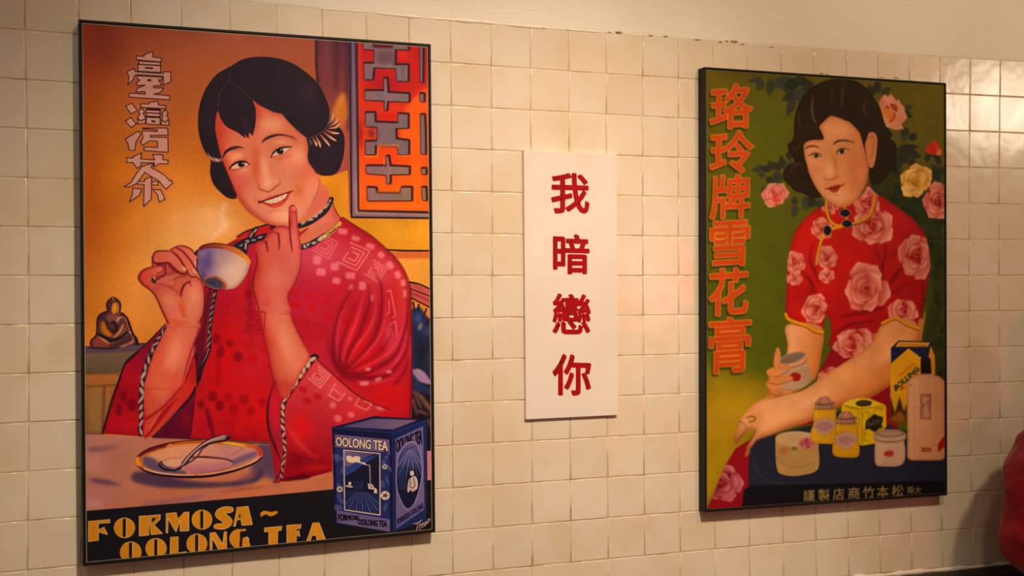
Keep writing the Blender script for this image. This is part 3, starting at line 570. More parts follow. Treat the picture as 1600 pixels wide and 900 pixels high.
    trim('442,592 395,670 345,770 318,880', (3, 5.6, 6.6, 6.6), 9, 1)
    p.v(*G)
    trim('320,-10 290,60 279,150 277,250 274,348', (6.6, 7, 7, 6.6, 4.6), 10, 2, (190, 150, 138), lit=.8)
    p.l((26, 10, 22), 2, '262,310 268,335', a=.9)
    # ribbon under the cup
    p.v(*E)
    p.l((28, 14, 28), (6, 5, 6, 6), '680,430 665,520 650,640 648,720 620,780 595,880'); trim('676,436 662,520 648,640 646,716', (4.4, 4.4, 4.4), 9, 3, (168, 136, 132)); p.l((158, 124, 124), (1.6, .8), '646,722 632,760 610,800')
    p.f((66, 8, 34), '575,700 600,640 620,560 640,430 665,430 640,600 625,740 600,860 580,800', 1, .75, 1.4)
    for x, y, rx, ry in ((845, 445, 20, 26), (685, 672, 20, 28), (706, 735, 20, 32), (792, 762, 24, 26), (755, 690, 22, 20)): p.e((120, 2, 20), x, y, rx, ry, 0, .7, 1)
    for x, y, w, h in ((745, 560, 44, 26), (760, 640, 40, 100), (838, 700, 40, 34), (870, 770, 44, 36)): blk((200, 4, 12), x, y, w, h, 0, .6, 1.2)
    key((140, 4, 30), 870, 590, 110, 4, 3, 2.4, .6); p.l((140, 4, 30), 2, '700,505 750,510', 0, a=.6, b=.6); p.l((140, 4, 30), 2, '700,540 745,545', 0, a=.6, b=.6); p.e((140, 4, 30), 724, 552, 7, 8, 0, .6, .6)
    p.v(*G)
    for x, y, rx, ry in ((600, 172, 20, 24), (548, 208, 16, 20), (630, 212, 18, 24), (672, 175, 20, 22), (745, 185, 24, 26), (695, 228, 20, 24), (775, 240, 20, 26), (828, 198, 18, 26)): p.e((140, 2, 14), x, y, rx, ry, 0, .6, 1)
    for x, y, w in ((660, 320, 76), (770, 345, 56), (545, 310, 50)): key((150, 4, 20), x, y, w, 0, 3, 2, .55)
    p.l((90, 2, 30), (3, 6, 4), '575,230 590,300 605,350', b=1.6, a=.6); p.l(OUT, (1, 2, 2), '888,100 862,170 852,250 862,330 880,380 900,440', a=.8); p.l((40, 10, 20), 1.8, '330,357 500,364 640,374 860,382', a=.8, b=.4)
    p.f((196, 20, 50), '865,170 895,110 900,300 870,310', 1, .5, 2)
    # ---- hand holding the cup
    p.v(*K)
    p.f((206, 86, 66), '310,120 370,85 430,80 490,105 540,160 560,200 550,330 545,350 470,300 400,180', 1)
    hk = '160,175 175,145 205,125 300,125 360,160 420,220 500,290 550,350 595,400 612,470 615,600 600,690 570,745 560,800 300,800 275,720 240,640 205,560 170,500 120,455 65,410 40,365 45,330 90,285 165,262 160,220'
    p.f([(120, 300, (196, 66, 48)), (500, 650, (212, 108, 82))], hk, 1); MK = p.mask(hk, 1)
    p.g((218, 120, 88), 300, 560, 80, 60, .9, 35, MK); p.g((222, 128, 98), 520, 520, 50, 100, .9, 0, MK); p.g((206, 70, 30), 420, 640, 30, 90, .8, -15, MK); p.g((208, 72, 36), 370, 740, 90, 24, .8, 10, MK); p.g((214, 100, 96), 350, 660, 60, 30, .6, 30, MK)
    p.g((196, 60, 50), 70, 360, 40, 40, .6, 0, MK); p.g((206, 90, 60), 130, 300, 40, 24, .7, -20, MK); p.g((160, 60, 90), 200, 450, 40, 20, .6, 0, MK)
    p.rim(MK, (170, 24, 30), 4, .55)
    MU = np.maximum(MK, M2); p.g((212, 100, 76), 430, 800, 90, 40, .9, 0, MU); p.g((206, 84, 62), 330, 810, 40, 40, .6, 0, MU); p.g((208, 72, 36), 380, 770, 70, 16, .7, 10, MU)
    # palm hollow and finger roots
    p.f([(230, 250, (120, 22, 34)), (400, 420, (190, 80, 54))], '195,235 260,225 330,240 400,300 470,330 540,350 500,380 450,400 420,520 380,480 300,420 190,405 180,350 250,330 270,290 200,260', 1, .95, .8)
    p.f((204, 96, 76), '195,380 280,340 370,330 430,345 350,380 330,430 260,415 200,410', 1, .85, 1.6); p.f((196, 84, 62), '340,390 440,350 480,370 420,420 400,490 360,450', 1, .7, 1.6)
    p.f((190, 70, 60), '255,230 300,235 340,290 300,320 275,330 250,330', 1, .8, 1.2)
    p.f([(200, 180, (204, 84, 64)), (400, 280, (206, 92, 72))], '160,190 175,145 205,125 290,122 350,155 400,215 445,270 462,300 445,320 400,315 350,275 300,225 240,230 200,228 165,225', 1); p.g((214, 104, 86), 320, 190, 50, 24, .7, 35)
    p.f([(330, 110, (206, 84, 60)), (520, 320, (214, 100, 76))], '312,118 355,98 400,130 450,190 500,240 540,300 550,335 530,350 495,345 470,320 445,270 400,200 350,150', 1)
    p.f([(380, 90, (206, 80, 60)), (540, 250, (214, 110, 96))], '360,92 420,78 480,100 530,145 555,190 545,250 520,250 480,190 420,130', 1)
    for s_, w_ in (('312,118 360,150 400,195 440,260 465,310', (1, 2, 2, 2)), ('362,94 420,125 480,190 520,250 545,300', (1, 1.8, 1.8, 1.4)), ('165,185 170,225 240,232 300,228 350,275 400,315 450,322 470,312', (1, 2, 2, 2, 2, 1)), ('310,118 370,85 430,80 490,103 535,150 548,170', (1, 1.4, 1.6, 1.4, 1.2)),
            ('162,260 158,190 175,145 210,124 300,123', (1.4, 1.8, 1.8, 1.4)), ('165,262 90,285 45,330 40,370 70,415 130,460 175,505 205,560 240,640 280,725 300,760', (1.2, 1.8, 2, 2, 1.6, 1.4, 1.6, 1.8, 1.4)), ('550,350 597,402 614,480 616,590 600,690 572,745', (1, 1.4, 1.6, 1.6, 1.2)), ('470,320 500,348 545,350', (1.2, 1.6, 1))):
        p.l((84, 8, 20), [q*1.25 for q in w_], s_, a=.9, b=.25)
    p.f((218, 134, 104), '405,262 430,258 455,280 450,302 425,298', 1); p.l((150, 50, 40), .9, '405,262 425,300 452,300', a=.7); p.f((220, 136, 106), '500,285 525,282 545,305 545,325 520,320', 1); p.l((150, 50, 40), .9, '500,285 518,320 545,328', a=.7)
    p.f((222, 140, 118), '522,222 545,220 548,270 538,268', 1, .9)
    p.f([(190, 270, (206, 86, 70)), (250, 280, (210, 96, 84))], '188,270 215,255 245,262 255,285 240,305 200,318 180,330 160,300', 1); p.l((110, 16, 26), (1, 1.6, 1), '192,268 215,255 245,262 256,285 235,308 195,320', a=.8, b=.3)
    p.l((90, 10, 24), (2, 2.4, 1.6), '265,232 272,280 270,325 240,345 195,378', a=.85, b=.5); p.l((100, 12, 26), (2, 2, 1), '295,240 330,280 410,325 470,335', a=.8, b=.7); p.l((80, 6, 24), (2, 3, 1.4), '490,390 440,420 415,470 408,525', a=.9, b=.4); p.l((110, 20, 26), (1, 2, 1), '335,380 390,350 450,345', a=.8, b=.6); p.l((110, 20, 26), (1.6, 1), '485,395 500,440', a=.7, b=.5)
    p.l((110, 20, 30), (1, 2, 1.4), '200,415 280,425 340,460 400,510', a=.6, b=.9); p.f((50, 24, 40), '150,365 165,350 185,380 188,410 165,405 150,390', 1, .95, .4); p.f((230, 190, 140), '163,352 172,350 184,368 178,376', 0, 1)
    p.e((120, 60, 60), 433, 692, 10, 9, 0, .7, .8); p.l((150, 40, 40), (1, 1.6, 1), '410,520 425,560', a=.5, b=.9); p.l((130, 30, 40), (2, 1.4), '575,745 540,755', a=.5, b=.8)
    # cup
    cp = '566,100 600,78 680,60 760,62 860,85 940,125 1000,180 1018,215 1012,250 985,330 930,410 880,450 830,460 720,462 640,430 600,385 565,330 548,270 552,190'
    p.l((24, 12, 24), (3, 4, 3), '530,150 560,120 575,135 552,155', a=.95)
    p.f([(580, 200, (120, 84, 128)), (900, 300, (206, 158, 140))], cp, 1); MC = p.mask(cp, 1)
    p.g((84, 62, 124), 640, 220, 56, 110, .85, 12, MC); p.g((136, 110, 150), 590, 150, 30, 40, .6, 0, MC); p.g((214, 170, 154), 830, 300, 100, 90, .7, 0, MC); p.g((186, 140, 146), 740, 180, 60, 60, .5, 0, MC); p.g((206, 160, 130), 900, 370, 60, 60, .6, 0, MC); p.g((66, 44, 76), 600, 350, 30, 60, .7, 0, MC); p.rim(MC, (120, 60, 66), 4, .6)
    p.f([(600, 90, (120, 30, 24)), (980, 220, (222, 132, 34))], '566,105 600,78 680,58 760,60 860,83 940,123 1000,178 1020,215 1008,246 975,205 920,165 850,130 770,105 690,95 620,100 575,120', 1); p.g((206, 84, 30), 850, 110, 60, 14, .7, 25, MC); p.l((80, 16, 24), (1.5, 1.5, 1), '575,118 620,98 700,92 780,104', b=.4, a=.7)
    p.l((46, 12, 26), (1.4, 1.8, 1.4, .8), '566,102 600,76 680,57 760,59 860,82', a=.85); p.l((40, 10, 26), (1.8, 1.4), '552,190 548,270 566,332 602,388', a=.8)
    p.e((150, 60, 44), 712, 402, 106, 56, 18, 1, .3, None); p.e((60, 50, 72), 700, 404, 84, 42, 18, 1, .3); p.l((24, 14, 30), 2, '665,395 705,415', b=.6, a=.7); p.l((220, 130, 60), (1, 2.4, 1.5), '740,362 790,390 810,430', b=.4, a=.8); p.l((200, 110, 90), (1, 2, 1), '620,370 660,350 700,350', a=.8, b=.3); p.l((40, 10, 24), (1.4, 1.6, 1), '606,390 640,440 710,466 790,458', a=.8)
    # ---- characters at the upper left
    CH = ((N, ['225,122 312,125 310,108 408,72 405,130 500,145 497,188 405,178 320,172 228,160', '255,175 490,190 488,215 495,225 490,300 245,285 245,210 255,205',
               '240,335 510,350 500,385 465,380 505,440 415,445 415,465 525,468 490,515 415,535 590,550 590,595 150,565 150,522 325,535 322,505 222,512 240,470 325,435 235,440 228,410 270,380 240,372',
               '128,292 205,255 215,290 520,312 520,290 600,295 600,400 520,435 520,340 220,322 190,380 135,430 150,350',
               '275,638 360,642 365,625 462,608 465,650 548,660 545,690 275,675', '112,665 178,630 238,710 172,748', '108,825 170,785 225,855 175,895',
               '338,690 485,698 485,865 335,855', '282,680 320,730 300,740 330,790 325,850 235,855 250,830 240,790 270,745 248,735', '540,700 575,750 555,755 575,800 580,870 495,865 505,805 515,760 500,750']),
          (O, ['295,0 565,0 572,78 380,78 380,98 570,102 572,262 310,245 310,205 458,210 455,142 370,138 298,185 272,150 300,110 290,30 455,38 455,18 300,8', '108,120 250,32 275,68 225,150 212,242 150,240 140,175',
               '125,322 190,325 195,308 285,270 275,335 425,345 405,285 515,290 515,342 572,348 570,388 480,385 415,420 425,378 280,375 285,400 235,438 195,375 125,372',
               '318,555 392,525 392,765 308,848 312,610 230,605 230,575 318,580', '395,580 465,580 462,618 395,612', '190,652 290,658 260,730 155,798 185,720', '405,662 490,668 540,770 475,800 455,720',
               '400,385 350,395 285,420 230,490 170,590 95,635 165,635 230,600 270,550 320,478 390,525 470,570 548,662 622,592 605,560 590,575 540,515 470,470 410,440 385,420 415,395']))
    for vw, sh in CH:
        p.v(*vw)
        for s_ in sh: p.l((186, 92, 70), 9, [tuple(q) for q in P_(s_)+P_(s_)[:1]], 0, .3, 2.5)
    for vw, sh in CH:
        p.v(*vw)
        for s_ in sh: p.o((44, 14, 16), 1.35, (198, 132, 118), s_)
    p.v(*N)
    p.l((40, 12, 14), 1.7, '248,210 495,225', 0); p.l((40, 12, 14), 2.4, '330,248 405,255', 0); p.f((40, 12, 14), '340,392 355,370 382,372 398,396'); p.l((40, 12, 14), 2.6, '345,700 485,706', 0); p.l((40, 12, 14), 1.7, '340,736 485,742', 0); p.l((40, 12, 14), 3, '340,776 485,784', 0); p.f((40, 12, 14), '388,815 425,817 442,840 392,836')
    p.l((40, 12, 14), 1.6, '240,795 280,825 330,795', 0); p.l((40, 12, 14), 1.6, '500,808 538,838 575,808', 0); p.l((190, 122, 106), 3.4, '335,460 400,462', 0)
    # plate
    p.v(*T)
    pl = '85,440 100,390 160,340 260,290 420,245 620,210 840,200 1060,205 1250,225 1400,250 1500,290 1530,340 1515,400 1430,460 1290,510 1120,560 920,595 700,608 500,600 330,575 200,540 120,500'
    p.f((190, 90, 36), pl, 1); MP = p.mask(pl, 1)
    p.l((110, 14, 26), (5, 7, 5), '120,380 200,325 320,280 440,255', b=.6, a=.95, clip=MP); p.l((232, 140, 20), (4, 7, 6), '110,395 100,440 130,480', b=.8, clip=MP)
    p.l((226, 128, 30), (3, 5, 4, 3), '470,260 620,235 800,230 1000,232', b=.6, clip=MP); p.l((190, 40, 40), (3, 6, 4), '1450,290 1505,330 1490,390', b=.8, clip=MP); p.l((150, 44, 24), 2, '500,245 700,225 860,222', clip=MP, b=.4)
    p.l((236, 168, 40), (2, 4, 2), '1080,232 1200,240 1330,265', b=.6, clip=MP); p.e((214, 110, 70), 455, 270, 28, 15, -10, .9, .6)
    inn = '160,420 200,375 330,320 500,275 700,250 900,245 1150,255 1350,280 1450,310 1475,350 1440,410 1300,470 1100,530 900,575 650,590 420,575 260,535 180,480'
    p.f([(500, 300, (216, 138, 98)), (900, 560, (196, 120, 112))], inn, 1, 1, .5); MI = p.mask(inn, 1)
    p.f((92, 68, 92), '170,390 230,385 330,430 370,500 520,530 650,545 640,590 400,580 240,530 165,470', 1, .95, 1.8, MI)
    p.f((112, 78, 104), '1180,430 1300,370 1440,325 1475,350 1430,400 1300,450 1180,490', 1, .95, 1.6, MI); p.f((206, 128, 96), '1170,400 1280,300 1330,290 1200,400', 1, .2, 2, MI); p.l((150, 92, 120), (2, 3, 1), '1150,390 1230,340 1320,285', b=1.4, a=.8, clip=MI)
    p.f((210, 146, 120), '405,440 480,415 600,405 720,400 640,450 560,490 420,480', 1, .95, .8, MI); p.f([(800, 400, (212, 140, 112)), (800, 560, (172, 90, 110))], '700,410 850,400 1000,405 1120,425 1180,470 1120,520 950,560 780,575 650,540 640,500', 1, .95, 1.2, MI)
    p.l((60, 26, 40), (2, 3, 2, 2), '720,395 850,390 1000,400 1110,415 1185,440', b=.3); p.l((150, 60, 70), (1, 2, 1), '1170,500 1050,545 880,572 700,580', b=.6, a=.7); p.l((180, 80, 60), 1.5, '410,430 480,405 620,400', a=.7, b=.4)
    p.l((222, 160, 130), (2, 4, 2), '180,520 330,570 520,595 760,600', b=.7, clip=MP); p.l((222, 150, 110), (2, 4, 2), '800,598 1050,565 1300,500 1440,430 1495,380', b=.7, clip=MP)
    p.l((40, 8, 26), (1.5, 3, 4, 4, 3, 1.5), '110,495 200,550 330,590 520,612 700,618 920,606 1150,562 1320,508 1450,450 1520,395'); p.l((40, 12, 24), (1, 2, 2, 1), '100,385 180,325 280,280 440,238 640,208 840,198', a=.9)
    p.l((60, 20, 20), (1.5, 2), '1140,200 1300,215 1430,245', a=.6, b=.6)
    # spoon
    p.l((66, 32, 50), (2.6, 2, 3), '640,480 730,430 800,370 840,300 900,255', b=.3)
    p.f((74, 50, 78), '345,460 360,440 390,435 400,465 440,495 520,510 590,490 640,430 700,370 620,500 530,535 430,530 370,505', 1); p.l((186, 130, 130), (1, 1.6, 1.2), '380,500 440,522 530,522 600,490', b=.3)
    p.f((150, 104, 110), '600,470 640,420 700,350 790,275 870,220 960,175 1060,145 1155,148 1160,165 1100,200 1000,215 890,245 800,300 720,380 660,450 620,490', 1)
    p.l((30, 10, 24), (1, 2.5, 2, 3, 3, 2.5), '560,520 640,480 720,385 800,305 890,250 1010,218 1110,200 1160,165', a=.95); p.l((36, 12, 26), (1.5, 2, 1.5), '610,455 660,400 730,330 830,245 930,185 1050,145', a=.9); p.l((206, 150, 140), (1, 2.4, 1), '640,450 720,350 820,270 930,205 1050,165 1120,160', b=.5, a=.9)
    p.l((32, 12, 30), (2, 4, 3), '345,470 370,505 430,532 530,540 600,515', a=.9); p.f((40, 20, 40), '1120,150 1165,150 1150,175 1105,190', 1, .9)
    # ---- black band and lettering
    p.v(0, 0, 1)
    BK = (22, 18, 24)
    p.f(BK, '120,799 300,784 435,772 520,764 690,748 690,900 120,900'); p.l((60, 48, 56), .7, '134,798 300,784.5 435,772.5 520,765', 0, a=.6)
    LT, LO = (202, 122, 24), (226, 176, 110)
    p.v(*X)
    p.o(LO, .8, LT, '553,457 686,445 686,465 615,470 615,510 650,493 672,540 615,522 615,575 553,583')
    def ring(cx, cy, rx=64, ry=62):
        p.e(LO, cx, cy, rx+2, ry+2); p.e(LT, cx, cy, rx, ry); p.l(BK, 4.6, [(cx-1, cy-ry+13), (cx-1, cy+ry-13)], 0); p.l(LO, .8, [(cx+11, cy-ry+10), (cx+11, cy+ry-10)], 0)
    ring(778, 497); p.o(LO, .8, LT, '870,425 1003,415 1000,445 962,478 1015,532 945,540 935,470 930,470 930,542 870,548'); p.f(BK, '948,436 978,433 962,455 950,464')
    p.o(LO, .8, LT, '1038,408 1100,402 1112,445 1150,400 1180,398 1180,515 1125,518 1125,450 1100,522 1085,500 1050,440 1048,528 1038,528')
    ring(1262, 446, 62, 60); p.l(LO, (10, 12, 13, 12, 8), '1440,384 1395,388 1368,410 1400,435 1428,460 1400,485 1350,488'); p.l(LT, (8.6, 10.5, 11.5, 10.5, 6.6), '1440,384 1395,388 1368,410 1400,435 1428,460 1400,485 1350,488')
    p.o(LO, .8, LT, '1482,370 1550,362 1577,477 1512,482 1504,445 1480,448 1470,487 1458,487'); p.f(BK, '1490,435 1500,400 1503,434')
    ring(817, 650, 65, 66); ring(975, 625, 64, 62); p.o(LO, .8, LT, '1065,557 1113,552 1113,655 1163,645 1163,690 1062,700')
    ring(1230, 597, 63, 62); p.o(LO, .8, LT, '1312,530 1345,526 1392,600 1400,525 1415,520 1415,640 1370,640 1325,560 1325,650 1312,650')
    p.e(LO, 1495, 565, 62, 60); p.e(LT, 1495, 565, 60, 58); p.f(BK, '1500,520 1570,500 1570,560 1500,560'); p.o(LO, .8, LT, '1505,570 1545,552 1563,612 1520,630 1500,620'); p.l(BK, 4, '1510,530 1504,610', 0); p.l(LT, (3, 4), '1495,512 1530,510', 0)
    p.v(*G); p.l(LT, (2, 5, 4, 5, 1.5), '820,714 842,698 862,708 893,700')
    p.v(*H)
    p.l(LT, (2, 6, 5, 6, 2), '22,752 45,746 75,752 102,742')
    p.o(LO, .8, LT, '42,820 125,812 122,832 105,834 103,930 60,930 62,838 40,840'); p.o(LO, .8, LT, '148,808 218,803 216,822 195,825 195,842 208,832 212,862 195,856 195,930 150,930'); p.o(LO, .8, LT, '275,797 305,795 345,900 300,905 290,855 270,858 255,910 235,912')
    # ---- tea box
    p.v(*M)
    p.f((16, 18, 50), '38,125 460,160 465,858 55,790'); p.f([(480, 200, (22, 28, 80)), (700, 300, (30, 36, 84))], '460,160 705,70 700,780 465,858')
    p.f((20, 22, 62), '38,125 330,48 705,70 460,160'); p.f([(200, 100, (84, 66, 106)), (600, 80, (112, 84, 110))], '110,120 330,62 640,72 468,138', 0, 1, .3); p.l((16, 16, 40), 1.4, '38,125 330,48 705,70', 0); p.l((44, 48, 108), 1.6, '38,128 460,163 705,72', 0, a=.7, b=.4)
    PU = (98, 78, 122)
    p.f(PU, '58,172 440,210 443,303 58,262'); p.f((32, 38, 90), '60,265 120,272 125,705 375,742 378,305 443,306 446,770 70,710')
    rr = random.Random(5)
    for k in range(34):
        x = rr.choice([rr.uniform(66, 115), rr.uniform(385, 440)]); y = rr.uniform(290, 700)
        p.e(rr.choice([(22, 26, 62), (66, 70, 124), (30, 36, 84), (84, 72, 120)]), x, y, rr.uniform(8, 18), rr.uniform(14, 34), rr.uniform(-50, 50), .8, .3)
    p.text((206, 170, 146), 'OOLONG TEA', '66,192 428,222 428,288 66,252', .5, outline=((20, 12, 26), .9))
    p.f((196, 160, 140), '118,278 378,304 380,744 123,706'); p.f((16, 16, 32), '126,287 370,311 372,734 131,699')
    p.f([(130, 290, (110, 82, 120)), (360, 320, (60, 50, 90))], '126,287 340,309 250,345 128,420'); p.f((38, 56, 118), '128,400 180,390 250,345 370,311 250,390 200,430 130,470'); p.f((22, 22, 42), '370,311 370,590 131,560 131,480 250,400')
    p.f((216, 180, 156), '138,330 160,322 185,332 205,325 235,332 238,365 270,372 275,388 240,376 205,368 185,372 150,365', 1); p.l((206, 170, 150), (2, 1), '235,368 270,380', 0); p.l((190, 150, 130), 1.3, '272,386 303,390 308,520', 0)
    p.f((216, 180, 156), '290,515 330,528 332,560 295,555'); p.f((210, 174, 150), '335,545 355,560 355,595 332,590'); p.l((30, 20, 30), 1, '300,520 312,550 325,530', 0); p.f((196, 160, 140), '135,530 185,538 175,546 140,540', 1); p.f((196, 160, 140), '155,510 172,508 172,528 155,528', 1)
    for x in range(195, 260, 12): p.l((36, 50, 110), 1.4, [(x, 505), (x-2, 560)], 0, a=.7)
    p.f((26, 30, 66), '131,560 370,590 371,730 131,695')
    for k in range(13):
        x2 = 100+k*26; p.l((84, 90, 150) if k % 2 == 0 else (56, 62, 120), (.6, 1.8), [(240+(x2-240)*.22, 578), (x2, 730-abs(k-6)*6)], 0, a=.85, clip=p.mask('131,560 370,590 371,730 131,695'))
    for x, y, r in ((409, 400, 18), (93, 558, 21), (412, 602, 32)):
        p.e((206, 170, 150), x, y, r, r); p.e((60, 40, 60), x, y, r*.5, r*.4, 0, .8, .4); 
        for k in range(5): p.l((70, 44, 66), .8, [(x, y), (x+r*.9*math.cos(k*1.26), y+r*.9*math.sin(k*1.26))], 0, a=.7)
    p.f(PU, '72,706 446,770 446,858 72,792'); p.text((16, 10, 20), 'FORMOSE', '82,732 225,748 225,772 82,780', .5); p.text((16, 10, 20), 'OOLONG TEA', '222,768 424,782 424,824 222,806', .5)
    p.f((104, 84, 126), '484,205 678,115 688,700 490,835'); p.text((18, 10, 28), 'OOLONG TEA', '490,212 668,140 670,235 490,300', .6)
    p.f((128, 104, 146), '590,220 540,250 500,330 485,450 490,560 520,650 560,705 600,690 640,620 672,500 675,370 655,270 625,225', 1); inm = '590,232 545,262 508,335 495,450 500,560 528,640 562,690 600,675 634,605 662,495 665,375 645,280 620,238'
    p.f([(590, 240, (96, 80, 130)), (560, 420, (20, 22, 46))], inm, 1); MO = p.mask(inm, 1)
    for k in range(13):
        x2 = 420+k*28; p.l((120, 108, 160) if k % 2 else (70, 70, 130), (.6, 2.2, .8), [(592, 262), ((592+x2)/2, 370), (x2, 470)], 0, a=.8, clip=MO)
    p.f((60, 60, 110), '520,290 570,265 640,250 600,275', 1, .8, .4, MO)
    for k in range(7): p.l((50, 60, 110), 1.4, [(505+k*9, 420), (508+k*8, 560)], 0, a=.5, clip=MO)
    p.e((206, 172, 156), 600, 446, 14, 18); p.f((196, 160, 150), '590,480 575,500 568,570 580,578 590,560 600,575 625,565 640,545 640,500 625,468 605,470', 1); p.l((50, 30, 50), 1.2, '588,490 585,540 610,550 622,530 612,480', 0)
    p.f((96, 78, 126), '490,760 685,635 688,700 490,835'); p.text((22, 14, 34), 'FORMOSA OOLONG', '496,770 678,655 680,690 498,808', .4, a=.85)
    p.l((196, 150, 140), (1.2, 1.6, 1), '612,802 642,794 668,776'); p.l((196, 150, 140), (1.4, 1), '642,795 632,848'); p.l((196, 150, 140), 1.2, '650,828 658,800 668,818 676,794 686,810 696,786 704,800 716,768 728,772'); p.l((196, 150, 140), 1, '650,838 690,815 728,778', 0)
    p.noise(.007, 5, 1); p.noise(.02, 40, 2); p.noise(.008, 2, 3)
    return p
